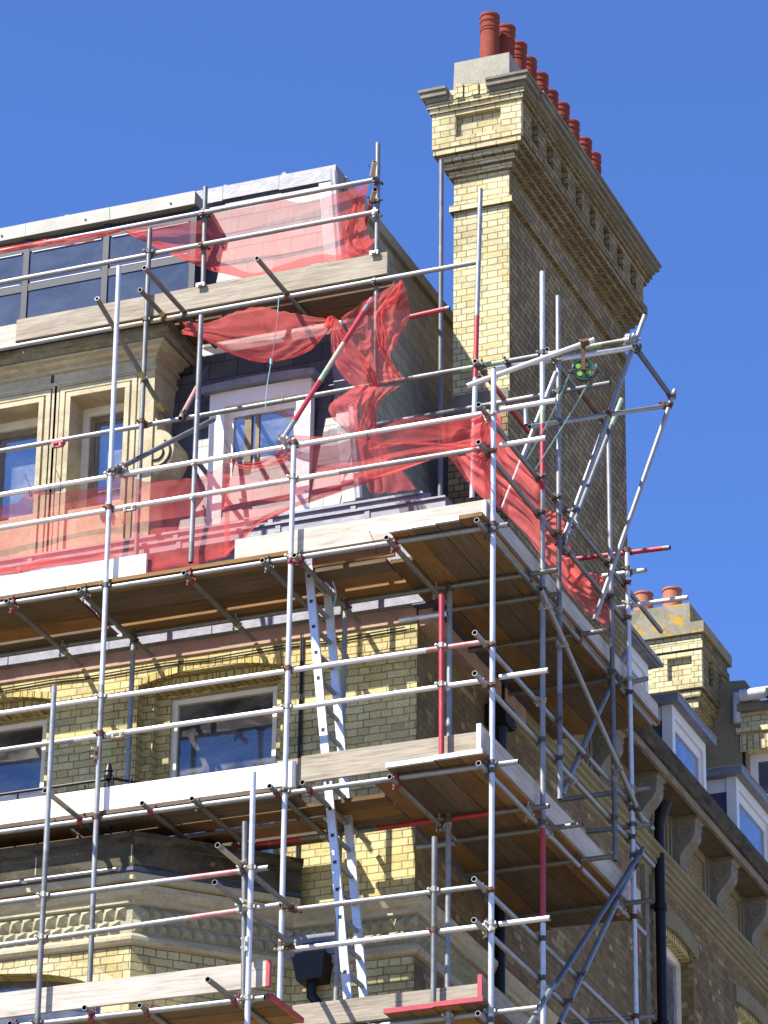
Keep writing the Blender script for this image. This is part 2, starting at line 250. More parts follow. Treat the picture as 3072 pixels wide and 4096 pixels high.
# ------------------------------------------------------------------ mesh builder
class MB:
    def __init__(s): s.v = []; s.f = []; s.m = []; s.uv = []; s.sm = []; s.mats = []
    def mi(s, mat):
        if mat not in s.mats: s.mats.append(mat)
        return s.mats.index(mat)
    def face(s, pts, mat, t=None, smooth=False, uvs=None):
        pts = [V(p) for p in pts]; i0 = len(s.v); s.v += pts; s.f.append(list(range(i0, i0+len(pts)))); s.m.append(s.mi(mat)); s.sm.append(smooth)
        if uvs is None:
            n = V((0,0,0))
            for i in range(len(pts)): a, b = pts[i], pts[(i+1) % len(pts)]; n += a.cross(b)
            if n.length < 1e-12: n = V((0,0,1))
            n.normalize()
            if t is None: t = V((1,0,0)) if abs(n.z) > .95 else V((0,0,1)).cross(n).normalized()
            else:
                t = t - n*t.dot(n)
                t = t.normalized() if t.length > .05 else n.orthogonal().normalized()
            b = n.cross(t); uvs = [(p.dot(t), p.dot(b)) for p in pts]
        s.uv += uvs
    def hexa(s, c, mat, t=None):   # c: 8 corners, bottom loop (ccw from below view) then top loop
        for q in ((3,2,1,0),(4,5,6,7),(0,1,5,4),(1,2,6,5),(2,3,7,6),(3,0,4,7)): s.face([c[i] for i in q], mat, t)
    def box(s, x0, x1, y0, y1, z0, z1, mat, t=None):
        s.hexa([(x0,y0,z0),(x1,y0,z0),(x1,y1,z0),(x0,y1,z0),(x0,y0,z1),(x1,y0,z1),(x1,y1,z1),(x0,y1,z1)], mat, t)
    def beam(s, a, b, w, h, mat, up=V((0,0,1))):   # box from a to b, w across, h along up
        a, b = V(a), V(b); d = (b-a).normalized(); x = d.cross(up).normalized(); u = x.cross(d)
        c = [a-x*w/2-u*h/2, b-x*w/2-u*h/2, b+x*w/2-u*h/2, a+x*w/2-u*h/2]; c = [c[0], c[3], c[2], c[1]]
        s.hexa(c+[q+u*h for q in c], mat, d)
    def cyl(s, a, b, r0, mat, r1=None, seg=12, caps=True, smooth=True):
        a, b = V(a), V(b); r1 = r0 if r1 is None else r1; d = (b-a).normalized(); x = d.orthogonal().normalized(); y = d.cross(x); L = (b-a).length
        ca = [(x*math.cos(k*2*math.pi/seg)+y*math.sin(k*2*math.pi/seg)) for k in range(seg)]
        for k in range(seg):
            j = (k+1) % seg; u0 = k/seg*2*math.pi*r0; u1 = (k+1)/seg*2*math.pi*r0
            s.face([a+ca[k]*r0, a+ca[j]*r0, b+ca[j]*r1, b+ca[k]*r1], mat, smooth=smooth, uvs=[(0,u0),(0,u1),(L,u1),(L,u0)])
        if caps: s.face([a+q*r0 for q in reversed(ca)], mat); s.face([b+q*r1 for q in ca], mat)
    def pipe(s, a, b, r, segs, seg=14):   # hollow tube with paint bands: segs = [(t0, mat), ...]
        a, b = V(a), V(b); d = (b-a).normalized(); x = d.orthogonal().normalized(); y = d.cross(x)
        ca = [(x*math.cos(k*2*math.pi/seg)+y*math.sin(k*2*math.pi/seg)) for k in range(seg)]
        ts = [q[0] for q in segs]+[1.0]
        for i, (t0, mat) in enumerate(segs):
            p, q = a.lerp(b, t0), a.lerp(b, ts[i+1])
            for k in range(seg):
                j = (k+1) % seg; s.face([p+ca[k]*r, p+ca[j]*r, q+ca[j]*r, q+ca[k]*r], mat, smooth=True, uvs=[(0,0),(0,1),(1,1),(1,0)])
        ri = r-.0045
        for e, sg, mat in ((a, 1, segs[0][1]), (b, -1, segs[-1][1])):
            for k in range(seg):
                j = (k+1) % seg; o = [e+ca[k]*r, e+ca[j]*r, e+ca[j]*ri, e+ca[k]*ri]; s.face(o if sg < 0 else o[::-1], mat)
                o = [e+ca[k]*ri, e+ca[j]*ri, e+ca[j]*ri+d*sg*.12, e+ca[k]*ri+d*sg*.12]; s.face(o, 'inner_dark', smooth=True)
            s.face([e+d*sg*.12+q*ri for q in ca], 'inner_dark')
    def prism(s, poly, fn, d0, d1, mat, capmat=None):   # poly in 2D; fn(a,b,d)->3D; extruded between d0 and d1
        n = len(poly); A = [V(fn(a, b, d0)) for a, b in poly]; B = [V(fn(a, b, d1)) for a, b in poly]
        s.face(A, capmat or mat); s.face(B[::-1], capmat or mat)
        for i in range(n): j = (i+1) % n; s.face([A[j], A[i], B[i], B[j]], mat)
    def sweep(s, path, prof, mat, closed_ends=True):   # path: xy points left->right; prof: (out, z) points bottom->top; outward is to the right of travel
        nrm = []; P = [V((p[0], p[1], 0)) for p in path]
        seg = [(P[i+1]-P[i]).normalized() for i in range(len(P)-1)]
        out = [V((d.y, -d.x, 0)) for d in seg]
        for i in range(len(P)):
            if i == 0: nrm.append(out[0])
            elif i == len(P)-1: nrm.append(out[-1])
            else:
                m = (out[i-1]+out[i]).normalized(); nrm.append(m/m.dot(out[i]))
        for i in range(len(P)-1):
            for k in range(len(prof)-1):
                (o0, z0), (o1, z1) = prof[k], prof[k+1]
                q = [P[i]+nrm[i]*o0+V((0,0,z0)), P[i+1]+nrm[i+1]*o0+V((0,0,z0)), P[i+1]+nrm[i+1]*o1+V((0,0,z1)), P[i]+nrm[i]*o1+V((0,0,z1))]
                s.face(q, mat, seg[i])
        if closed_ends:
            for i, rev in ((0, False), (len(P)-1, True)):
                c = [P[i]+nrm[i]*o+V((0,0,z)) for o, z in prof]+[P[i]+V((0,0,prof[-1][1])), P[i]+V((0,0,prof[0][1]))]
                s.face(c if rev else c[::-1], mat)
    def lathe(s, c, prof, mat, seg=20):   # prof (r,z) from bottom up
        c = V(c)
        for k in range(seg):
            a0, a1 = k*2*math.pi/seg, (k+1)*2*math.pi/seg
            for (r0, z0), (r1, z1) in zip(prof, prof[1:]):
                s.face([c+V((r0*math.cos(a0), r0*math.sin(a0), z0)), c+V((r0*math.cos(a1), r0*math.sin(a1), z0)), c+V((r1*math.cos(a1), r1*math.sin(a1), z1)), c+V((r1*math.cos(a0), r1*math.sin(a0), z1))], mat, smooth=True, uvs=[(a0,z0),(a1,z0),(a1,z1),(a0,z1)])
    def path(s, pts, r, mat, seg=6):
        pts = [V(p) for p in pts]
        for a, b in zip(pts, pts[1:]):
            if (b-a).length > 1e-4: s.cyl(a, b, r, mat, seg=seg)
    def obj(s, name, parent=None, merge=False):
        lo = V((min(v.x for v in s.v), min(v.y for v in s.v), min(v.z for v in s.v))); hi = V((max(v.x for v in s.v), max(v.y for v in s.v), max(v.z for v in s.v)))
        c = (lo+hi)/2
        if parent is None: c.z = lo.z
        me = bpy.data.meshes.new(name); me.from_pydata([tuple(v-c) for v in s.v], [], s.f)
        for m in s.mats: me.materials.append(MATS[m])
        me.polygons.foreach_set('material_index', s.m); me.polygons.foreach_set('use_smooth', s.sm)
        ul = me.uv_layers.new(name='uv'); ul.data.foreach_set('uv', [q for u in s.uv for q in u])
        if merge:
            import bmesh
            bm = bmesh.new(); bm.from_mesh(me); bmesh.ops.remove_doubles(bm, verts=bm.verts, dist=1e-5); bm.to_mesh(me); bm.free()
        o = bpy.data.objects.new(name, me); scene.collection.objects.link(o)
        o.location = c
        if parent is not None: o.parent = parent; o.location = c - WORLD[parent.name]
        WORLD[o.name] = c; return o
WORLD = {}
def thing(name, label, cat, loc, group=None):
    o = bpy.data.objects.new(name, None); o.empty_display_size = .2; scene.collection.objects.link(o); o.location = loc; WORLD[o.name] = V(loc)
    o['label'] = label; o['category'] = cat
    if group: o['group'] = group
    return o
def tag(o, label, cat, group=None):
    o['label'] = label; o['category'] = cat
    if group: o['group'] = group
    return o

# ================================================================== ground
mb = MB(); mb.face([(-600,-600,0),(600,-600,0),(600,600,0),(-600,600,0)], 'ground_mat'); g = mb.obj('ground'); g['kind'] = 'structure'

# ================================================================== CORNER HOUSE
YW, XW = 1.5, -1.28
house = thing('corner_house', 'yellow brick corner house with slate mansard roof, standing behind the scaffold', 'house', (-5, 4, 0))
# --- front wall with stepped window recesses
mb = MB()
wins = [(-4.09, -2.60), (-6.45, -4.98)]      # outer recess x ranges
zt, zb = 16.50, 14.30
def wall_layer(y0, y1, ops, z0, z1, xl, xr):
    xs = [xl]
    for a, b, t, bt in sorted(ops):
        mb.box(xs[-1], a, y0, y1, z0, z1, 'brick_yellow'); mb.box(a, b, y0, y1, t, z1, 'brick_yellow'); mb.box(a, b, y0, y1, z0, bt, 'brick_yellow'); xs.append(b)
    mb.box(xs[-1], xr, y0, y1, z0, z1, 'brick_yellow')
wall_layer(YW, YW+.13, [(a, b, zt, zb) for a, b in wins], 0, 16.66, -14, XW-.003)
wall_layer(YW+.13, YW+.22, [(a+.11, b-.08, zt-.10, zb) for a, b in wins], 0, 16.66, -14, XW-.003)
wall_layer(YW+.22, YW+.4, [(a+.24, b-.16, zt-.16, zb) for a, b in wins], 0, 16.66, -14, XW-.003)
mb.box(-14, XW-.004, YW+.4, YW+.5, 0, 16.66, 'room_dark')
mb.obj('front_wall', house)
# arches of soldier bricks: proud by 3 mm
for a, b in wins:
    mb = MB(); n = 14
    for k in range(n):
        u0, u1 = k/n, (k+1)/n; x0, x1 = a+(b-a)*u0, a+(b-a)*u1
        h0 = .10*(1-(2*u0-1)**2); h1 = .10*(1-(2*u1-1)**2)
        c = [(x0,YW-.004,zt-.08+h0),(x1-.008,YW-.004,zt-.08+h1),(x1-.008,YW+.128,zt-.08+h1),(x0,YW+.128,zt-.08+h0)]
        mb.hexa([V(p) for p in c]+[V(p)+V((0,0,.07)) for p in c], 'brick_soldier', V((1,0,0)))
    for k in range(n):
        x0 = a+.11+(b-a-.19)*k/n; x1 = a+.11+(b-a-.19)*(k+1)/n-.008
        mb.box(x0, x1, YW+.10, YW+.215, zt-.135+.012*(k%2), zt-.01, 'brick_soldier', V((1,0,0)))
    mb.obj('arch', house)
# windows
for a, b in wins:
    x0, x1 = a+.24, b-.16; y = YW+.29; z0, z1 = zb, zt-.14
    fr = MB(); 
    for q in ((x0, x0+.06, z0, z1), (x1-.06, x1, z0, z1), (x0+.06, x1-.06, z1-.07, z1), (x0+.06, x1-.06, z0, z0+.07)): fr.box(q[0], q[1], y-.03, y+.04, q[2], q[3], 'cream_paint')
    if a < -5:
        fr.box(x0+.06, x1-.06, y-.025, y+.04, 15.52, 15.60, 'cream_paint'); fr.box(x1-.12, x1-.06, y-.015, y+.04, 14.37, 15.52, 'cream_paint')
        fr.box(x0+.06, x1-.12, y-.02, y+.03, 15.35, 15.40, 'cream_paint')
    win = fr.obj('window', house)
    pn = MB(); pn.box(x0+.05, x1-.05, y+.01, y+.02, z0+.05, z1-.05, 'glass_dark'); pn.obj('pane', win)
# stone eaves board and lead gutter under the first lift
mb = MB(); mb.box(-14, XW-.01, YW-.02, YW+.5, 16.66, 16.80, 'pink_board')
mb.obj('eaves_board', house)
mb = MB(); 
for k in range(12):
    mb.box(-13.9+k*1.06, -13.9+k*1.06+1.052, YW-.10-.004*(k%2), YW+.3, 16.80, 16.885+.004*(k%3), 'lead')
mb.obj('front_gutter', house)
# parapet with stepped lead coping
mb = MB(); mb.box(-14, -1.10, YW-.02, YW+.35, 16.892, 17.695, 'lead'); mb.box(-1.26, -1.12, YW+.352, 3.6, 16.91, 17.72, 'lead_dark')
mb.obj('parapet', house)
mb = MB(); x = -0.95; k = 0
while x > -9:
    L = .78+.12*(k % 3); y = YW-.17
    mb.box(x-L+.006, x, y, YW+.10, 17.70, 17.785, 'lead'); mb.box(x-L+.004, x+.004, y-.022, YW+.0, 17.785, 17.805+.003*(k%2), 'lead')
    mb.box(x-L-.02, x-L+.03, y-.012, YW-.02, 17.70, 17.81, 'lead'); x -= L; k += 1
x = -1.22; k = 0
while x > -9:
    L = .70+.14*(k % 3); y = YW-.05
    mb.box(x-L+.006, x, y, YW+.40, 17.806, 17.925, 'lead'); mb.box(x-L+.004, x+.004, y-.024, YW+.1, 17.925, 17.948+.003*(k%2), 'lead')
    mb.box(x-L-.02, x-L+.03, y-.014, YW-.02, 17.81, 17.952, 'lead'); x -= L; k += 1
mb.hexa([V(p) for p in ((-9,YW-.02,17.955),(-1.26,YW-.02,17.955),(-1.26,1.9,17.955),(-9,1.9,17.955),(-9,YW+.15,18.03),(-1.32,YW+.15,18.03),(-1.32,1.9,18.16),(-9,1.9,18.16))], 'lead')
mb.obj('parapet_coping', house)

# --- mansard roof
xb, xt, yb, yt, z0, z1 = -2.03, -2.60, 1.86, 2.42, 18.18, 22.24
mb = MB()
mb.face([(-14,yb,z0),(xb,yb,z0),(xt,yt,z1),(-14,yt,z1)], 'slate')
mb.face([(xb,yb,z0),(xb,11,z0),(xt,11,z1),(xt,yt,z1)], 'slate_side')
mb.face([(-14,yt,z1),(xt,yt,z1),(xt,11,z1),(-14,11,z1)], 'lead')
mb.box(-14, xb, yb+.002, 11, 16.9, z0-.002, 'slate_side')
roof = mb.obj('mansard_roof', house)
mb = MB()                                           # lead hip roll and top edge
a, b = V((xb+.01,yb-.01,z0)), V((xt+.01,yt-.01,z1)); mb.cyl(a, b, .045, 'lead', seg=10)
mb.hexa([V(p) for p in ((xb-.16,yb-.02,z0),(xb,yb-.02,z0),(xb,yb+.01,z0),(xb-.16,yb+.01,z0),(xt-.16,yt-.02,z1),(xt,yt-.02,z1),(xt,yt+.01,z1),(xt-.16,yt+.01,z1))], 'lead')
mb.obj('hip_roll', roof)
mb = MB(); x = xt+.05
for k in range(3): mb.box(x-.62, x-.003, yt-.05-.002*k, yt+.2, z1-.14+.012*(k%2), z1+.03, 'lead'); x -= .62
mb.box(xt-.05, xt+.06, yt+.2, 11, z1-.10, z1+.03, 'fascia_metal')
mb.obj('roof_edge', roof)
for k, (x, y) in enumerate([(-200,520),(5,448),(278,384),(460,357),(700,312),(937,260),(1180,208)]):
    yy = 2.06 if x < 820 else 2.40; q = AY('c1', x, y, yy); m2 = MB(); m2.cyl((q.x,yy-.02,q.z-.005),(q.x,yy+.5,q.z+.03),.030,'fascia_metal',seg=12); m2.obj('roll_cap', roof)
# glazed band of dark-framed screens
gy = 2.08; gx1 = -3.93
mb = MB()
mb.box(-14, gx1, gy-.07, 2.5, 21.90, 22.04, 'fascia_metal')
for k in range(9): mb.box(gx1-k*.95-.95, gx1-k*.95-.004, gy-.075-.002*(k%2), gy-.0705, 21.895, 22.045, 'fascia_metal'); mb.cyl((-4.2-k*.95,gy-.085,21.95),(-4.2-k*.95,gy-.07,21.95),.012,'black_iron',seg=8)
mb.obj('roof_fascia', house)
scr = MB(); xs = [gx1, -4.90, -5.80, -6.70, -7.60, -8.5]
scr.box(-9, gx1, gy+.02, 2.6, 20.0, 21.895, 'grey_frame')
for x in xs: scr.box(x-.065, x, gy-.02, gy+.02, 20.0, 21.89, 'grey_frame')
for z in (20.0, 21.28, 21.74): 
    for i in range(5): scr.box(xs[i+1], xs[i]-.065, gy-.014, gy+.02, z, z+.085, 'grey_frame')
for i in range(5):                                   # bright aluminium beads
    for z in (21.365, 21.725): scr.box(xs[i+1]+.03, xs[i]-.09, gy-.017, gy-.006, z, z+.009, 'gutter_white')
sco = scr.obj('glazed_screen', house)
for i in range(5):
    for za, zb_ in ((20.085, 21.28), (21.365, 21.74)):
        p = MB(); p.box(xs[i+1]+.004, xs[i]-.069, gy-.004, gy+.004, za, zb_, 'glass_screen'); p.obj('pane', sco)
# --- dormer (white)
dx0, dx1, dy = -3.62, -2.55, 1.86; dz0, dz1 = 18.10, 19.60
mb = MB()
wx0, wx1, wz1 = -3.46, -2.70, 19.46
mb.box(dx0, wx0, dy, dy+.10, dz0, dz1, 'white_paint'); mb.box(wx1, dx1, dy, dy+.10, dz0, dz1, 'white_paint'); mb.box(wx0, wx1, dy, dy+.10, wz1-.02, dz1, 'white_paint')
mb.box(wx0, wx1, dy+.01, dy+.09, dz0, 18.22, 'white_paint')
dor = mb.obj('dormer', house)
mb = MB(); mb.box(dx1-.02, dx1-.004, dy+.10, 2.6, dz0, dz1, 'lead_dark'); mb.obj('cheek', dor); mb = MB(); mb.box(dx0+.004, dx0+.02, dy+.10, 2.6, dz0, dz1, 'lead_dark'); mb.obj('cheek', dor)
mb = MB(); n = 10
for k in range(n):
    x0, x1 = dx0-.06+(dx1-dx0+.12)*k/n, dx0-.06+(dx1-dx0+.12)*(k+1)/n
    h0, h1 = [.025*(1-(2*q/n-1)**2) for q in (k, k+1)]
    c = [V((x0,dy-.08,dz1+h0-.02)),V((x1,dy-.08,dz1+h1-.02)),V((x1,2.6,dz1+h1+.03)),V((x0,2.6,dz1+h0+.03))]; mb.hexa(c+[p+V((0,0,.075)) for p in c], 'lead')
mb.obj('dormer_roof', dor)
mb = MB(); yy = dy+.07
for q in ((wx0,wx0+.07,18.22,wz1-.02),(wx1-.05,wx1,18.22,wz1-.02),(wx0+.07,wx1-.05,wz1-.12,wz1-.02),(-3.27,-3.20,18.22,wz1-.12)): mb.box(q[0], q[1], yy, yy+.05, q[2], q[3], 'cream_paint' if q[0] != -3.27 else 'stone_sill')
mb.box(-3.16,-3.12,yy+.01,yy+.05,18.22,wz1-.12,'stone_sill')
wf = mb.obj('window', dor); mb = MB(); mb.box(wx0+.02, wx1-.02, yy+.025, yy+.032, 18.22, wz1-.05, 'glass'); mb.obj('pane', wf)

# --- stone loggia window block (front left, at roof level)
ly = 1.60; lx = -4.10; LZ = 17.9; mb = MB()
ops = [(-5.00, -4.40), (-6.05, -5.335), (-7.3, -6.5)]; xs_ = lx
for a, b in ops:
    mb.box(b, xs_, ly, 2.30, LZ, 20.06, 'stone'); mb.box(a, b, ly, 2.30, 19.69, 20.06, 'stone'); mb.box(a, b, ly, 2.30, LZ, 18.45, 'stone'); xs_ = a
mb.box(-9, xs_, ly, 2.30, LZ, 20.06, 'stone')
# dark strip painted as the shaded groove between the two bays, architraves and fillets
mb.box(-5.235, -5.20, ly-.004, ly+.002, 18.2, 20.0, 'stone_dark')
for a, b in ops:
    for g_, d_, t_ in ((.045,.028,'stone'), (.115,.018,'stone'), (.18,.012,'stone')):
        mb.box(a-g_, a-g_+.05, ly-d_, ly, LZ, 19.69+g_, t_); mb.box(b+g_-.05, b+g_, ly-d_, ly, LZ, 19.69+g_, t_); mb.box(a-g_+.05, b+g_-.05, ly-d_, ly, 19.69+g_-.05, 19.69+g_, t_)
lo = mb.obj('loggia', house)
mb = MB()    # cornice mouldings returned round the right end
pth = [(-9, ly), (lx, ly), (lx, 2.3)]
mb.sweep(pth, [(0,19.83),(.025,19.84),(.025,19.87),(0,19.88)], 'stone')
mb.sweep(pth, [(0,19.97),(.03,19.98),(.03,20.01),(.08,20.03),(.10,20.06),(.15,20.065),(.15,20.09),(0,20.09)], 'stone')
mb.sweep(pth, [(0,20.091),(.17,20.092),(.20,20.13),(.23,20.14),(.23,20.20),(-.3,20.235)], 'stone_lichen')
mb.obj('cornice', lo)
mb = MB()    # console scroll at the foot of the right pilaster
prof = []
for k in range(25):
    a = math.radians(-60+k*12); prof.append((-4.09+.235*math.cos(a)*(.9+.1*math.sin(a)), 18.93+.25*math.sin(a)))
prof = [(lx, 19.33), (-4.06,19.28)]+[(q[0], q[1]) for q in sorted(prof, key=lambda q: -q[1]) if q[0] > lx]+[(lx, 18.68)]
mb.prism(prof, lambda a, b, d: (a, d, b), ly+.02, 2.0, 'stone')
for rr, wd in ((.15,.012),(.075,.01)):
    pts = [V((-4.06+rr*math.cos(math.radians(t)), ly+.012, 18.92+rr*math.sin(math.radians(t)))) for t in range(-140, 60, 15)]; mb.path(pts, wd, 'stone_dark', 6)
mb.obj('scroll_console', lo)
for a, b in ops:
    y = ly+.28; f_ = MB()
    for q in ((a-.02,a+.07,18.45,19.69),(b-.07,b+.02,18.45,19.69),(a+.07,b-.07,19.60,19.69),(a+.07,b-.07,18.45,18.54)): f_.box(q[0],q[1],y,y+.06,q[2],q[3],'cream_paint')
    for q in ((a+.07,a+.12,18.54,19.60),(b-.12,b-.07,18.54,19.60),(a+.12,b-.12,19.53,19.60),(a+.12,b-.12,18.54,18.60)): f_.box(q[0],q[1],y+.03,y+.06,q[2],q[3],'stone_sill')
    w_ = f_.obj('window', lo); p = MB(); p.box(a+.11, b-.11, y+.045, y+.052, 18.55, 19.58, 'glass'); p.obj('pane', w_)

# --- bay with canted side and dog-tooth frieze (string carries on round the corner)
bay_path = [(-14,.42),(-3.53,.42),(-2.45,YW),(XW,YW),(XW,30)]
bay_only = [(-14,.42),(-3.53,.42),(-2.45,YW)]
mb = MB()
P3 = [(-14,.42),(-3.53,.42),(-2.45,YW),(-14,YW)]
# front face with arch opening, split round it
for (xa, xb_, za, zb_) in ((-14,-6.6,0,13.45),(-3.80,-3.53,0,13.45),(-6.6,-3.80,13.34,13.45),(-6.6,-3.8,0,9.5)): mb.face([(xa,.42,za),(xb_,.42,za),(xb_,.42,zb_),(xa,.42,zb_)], 'brick_yellow')
n = 16; cx, hw = -5.2, 1.40
prev = None
for k in range(n+1):
    u = -1+2*k/n; x = cx+hw*u; z = 12.98+.34*math.sqrt(max(0,1-u*u))
    if prev:
        mb.face([(prev[0],.42,prev[1]),(x,.42,z),(x,.42,13.34),(prev[0],.42,13.34)], 'brick_yellow')
        mb.face([(x,.42,z),(prev[0],.42,prev[1]),(prev[0],.62,prev[1]),(x,.62,z)], 'brick_soldier', V((0,1,0)))
    prev = (x, z)
mb.face([(-3.8,.42,9.5),(-3.8,.42,12.98),(-3.8,.62,12.98),(-3.8,.62,9.5)], 'brick_yellow')
mb.face([(-6.6,.62,9.5),(-3.8,.62,9.5),(-3.8,.62,13.4),(-6.6,.62,13.4)], 'glass_dark')
mb.face([(-3.53,.42,0),(-2.45,YW,0),(-2.45,YW,13.45),(-3.53,.42,13.45)], 'brick_yellow')
bay = mb.obj('bay', house)
mb = MB()    # arch ring on the front of the bay
prev = None
for k in range(n*2+1):
    u = math.pi*k/(n*2); x = cx-(hw+.0)*math.cos(u); z = 12.98+.34*math.sin(u); x2 = cx-(hw+.19)*math.cos(u); z2 = 12.98+.50*math.sin(u)
    if prev and z2 < 13.5: mb.hexa([V(p) for p in ((prev[0],.412,prev[1]),(prev[2],.412,prev[3]),(prev[2],.425,prev[3]),(prev[0],.425,prev[1]),(x-.004,.412,z),(x2-.004,.412,z2),(x2-.004,.425,z2),(x-.004,.425,z))], 'brick_chimney')
    prev = (x, z, x2, z2)
mb.obj('arch', bay)
mb = MB()
mb.sweep(bay_path, [(.0,13.43),(.035,13.44),(.055,13.47),(.055,13.50),(.035,13.53),(0,13.54)], 'stone')
mb.obj('torus_moulding', house)
mb = MB()    # dog-tooth: rows of small pyramids
mb.sweep(bay_path[:4]+[(XW,9)], [(.012,13.54),(.012,13.81)], 'dogtooth', False)
def teeth(p0, p1):
    p0, p1 = V((p0[0],p0[1],0)), V((p1[0],p1[1],0)); d = (p1-p0).normalized(); o = V((d.y,-d.x,0)); L = (p1-p0).length; q = .115; n = int(L/q)
    for r_ in range(2):
        z = 13.545+r_*.13
        for k in range(n):
            b = p0+d*(k*q+(q/2 if r_ else 0))+o*.012; A = b+V((0,0,z)); B = b+d*q+V((0,0,z)); C_ = b+d*q+V((0,0,z+.125)); D = b+V((0,0,z+.125)); T = b+d*q/2+o*.062+V((0,0,z+.062))
            ctr = b+d*q/2+V((0,0,z+.0625))
            A, B, C_, D = [ctr+(x-ctr)*.93 for x in (A,B,C_,D)]
            for t in ((A,B,T),(B,C_,T),(C_,D,T),(D,A,T)): mb.face(t, 'dogtooth', d)
teeth((-7.2,.42),(-3.53,.42)); teeth((-3.53,.42),(-2.45,YW)); teeth((-2.45,YW),(XW,YW)); teeth((XW,YW),(XW,6))
fz = mb.obj('dogtooth_frieze', house)
mb = MB()
mb.sweep(bay_path, [(.02,13.80),(.05,13.81),(.05,13.85),(.08,13.87),(.11,13.93),(.11,13.97),(0,14.0)], 'stone')
mb.obj('string_course', house)
mb = MB()
mb.sweep(bay_only, [(.02,13.98),(.16,13.985),(.16,14.05)], 'stone'); mb.obj('lower_cornice', bay)
mb = MB()
mb.sweep(bay_only, [(.165,14.05),(.185,14.06),(.185,14.09),(.17,14.10)], 'lead_dark')
for (a, b) in (((-3.60,.21),(-4.5,.21)),((-4.55,.21),(-5.6,.21)),((-3.62,.212),(-2.6,1.27))): mb.path([(a[0],a[1],14.075),(b[0],b[1],14.075)], .016, 'galv', 8)
mb.obj('flashing', bay)
mb = MB()
mb.sweep(bay_only, [(.17,14.10),(.175,14.12),(.175,14.31),(.19,14.32),(.22,14.36),(.22,14.41),(-.2,14.44),(-1.2,14.44)], 'stone_dark')
for x in (-4.42, -5.4, -3.53+.05): mb.box(x-.005, x+.005, .243, .247, 14.13, 14.30, 'stone')
mb.obj('parapet', bay)

# --- side wall (faces the side street)
mb = MB()
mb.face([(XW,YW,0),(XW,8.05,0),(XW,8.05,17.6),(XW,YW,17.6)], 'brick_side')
mb.obj('side_wall', house)
mb = MB(); mb.box(XW-.02, XW+.14, YW+.02, 4.05, 16.62, 16.78, 'pink_board'); mb.box(XW-.02, XW+.20, YW-.1, 4.05, 16.78, 16.90, 'lead_dark'); mb.obj('side_gutter', house)
# --- chimney stack
cx0, cx1, cy0, cy1 = -1.89, -1.28, 3.98, 7.74
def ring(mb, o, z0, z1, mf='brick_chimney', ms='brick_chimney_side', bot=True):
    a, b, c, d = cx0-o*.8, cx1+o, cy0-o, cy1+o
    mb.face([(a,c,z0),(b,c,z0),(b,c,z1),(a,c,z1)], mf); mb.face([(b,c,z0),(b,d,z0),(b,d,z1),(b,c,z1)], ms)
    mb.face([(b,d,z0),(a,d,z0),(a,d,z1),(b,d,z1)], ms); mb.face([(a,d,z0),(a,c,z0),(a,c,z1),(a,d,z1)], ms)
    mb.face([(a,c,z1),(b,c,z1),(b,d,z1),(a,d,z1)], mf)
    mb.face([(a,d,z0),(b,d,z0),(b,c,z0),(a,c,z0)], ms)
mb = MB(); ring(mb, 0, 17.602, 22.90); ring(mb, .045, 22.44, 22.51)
zz = 22.845
for o in (.05,.10,.15,.20): ring(mb, o, zz, zz+.062); zz += .069
# panelled frieze course: back plane plus raised frame
o = .15; zf0, zf1 = zz, 23.54
ring(mb, o, zf0, zf1)
a, b, c, d = cx0-.168, cx1+.21, cy0-.21, cy1+.21
mb.box(a, b, c, c+.06, zf0, zf0+.10, 'brick_chimney'); mb.box(a, b, c, c+.06, zf1-.05, zf1, 'brick_chimney')
mb.box(a, a+.26, c, c+.06, zf0+.10, zf1-.05, 'brick_chimney'); mb.box(b-.23, b, c, c+.06, zf0+.10, zf1-.05, 'brick_chimney')
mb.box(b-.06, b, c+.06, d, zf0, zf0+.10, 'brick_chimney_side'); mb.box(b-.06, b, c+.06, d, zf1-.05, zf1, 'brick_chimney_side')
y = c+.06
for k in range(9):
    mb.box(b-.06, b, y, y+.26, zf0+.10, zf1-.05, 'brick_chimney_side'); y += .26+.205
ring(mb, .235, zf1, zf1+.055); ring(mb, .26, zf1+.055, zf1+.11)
stack = mb.obj('chimney_stack', house)
mb = MB()    # stone cap with broken middle
zc = zf1+.11
P = [(cx0-.28,cy1+.28),(cx0-.28,cy0-.28),(cx1+.28,cy0-.28),(cx1+.28,cy1+.28),(cx0-.28,cy1+.28)]
def capseg(x0, x1, mat):
    c0 = cy0-.29
    for z0_, z1_, e in ((zc+.002, zc+.05, 0), (zc+.05, zc+.11, .04), (zc+.11, zc+.14, .06)): mb.box(x0-(e if x0 < -2 else 0), x1+(e if x1 > -1.1 else 0), c0-e, cy0+.1, z0_, z1_, mat)
capseg(cx0-.215, -1.86, 'stone_bracket'); capseg(-1.42, cx1+.27, 'stone_bracket')
for k in range(5): mb.box(-1.855+k*.087, -1.855+k*.087+.078, cy0-.27-.02*(k%2), cy0+.1, zc+.002, zc+.12+.015*((k*3)%4), 'brick_chimney')
for z0_, z1_, e in ((zc+.002, zc+.05, 0), (zc+.05, zc+.11, .04), (zc+.11, zc+.14, .06)):
    mb.box(cx1-.3, cx1+.29+e, cy0+.1, cy1+.27+e, z0_, z1_, 'stone_bracket'); mb.box(cx0-.215-e, cx0+.1, cy0+.1, cy1+.29+e, z0_, z1_, 'stone_dark')
mb.obj('chimney_cap', stack)
mb = MB(); a, b, c, d = cx0-.02, cx1+.005, cy0+.0, cy1+.0; z0_, z1_ = zc+.13, 24.29
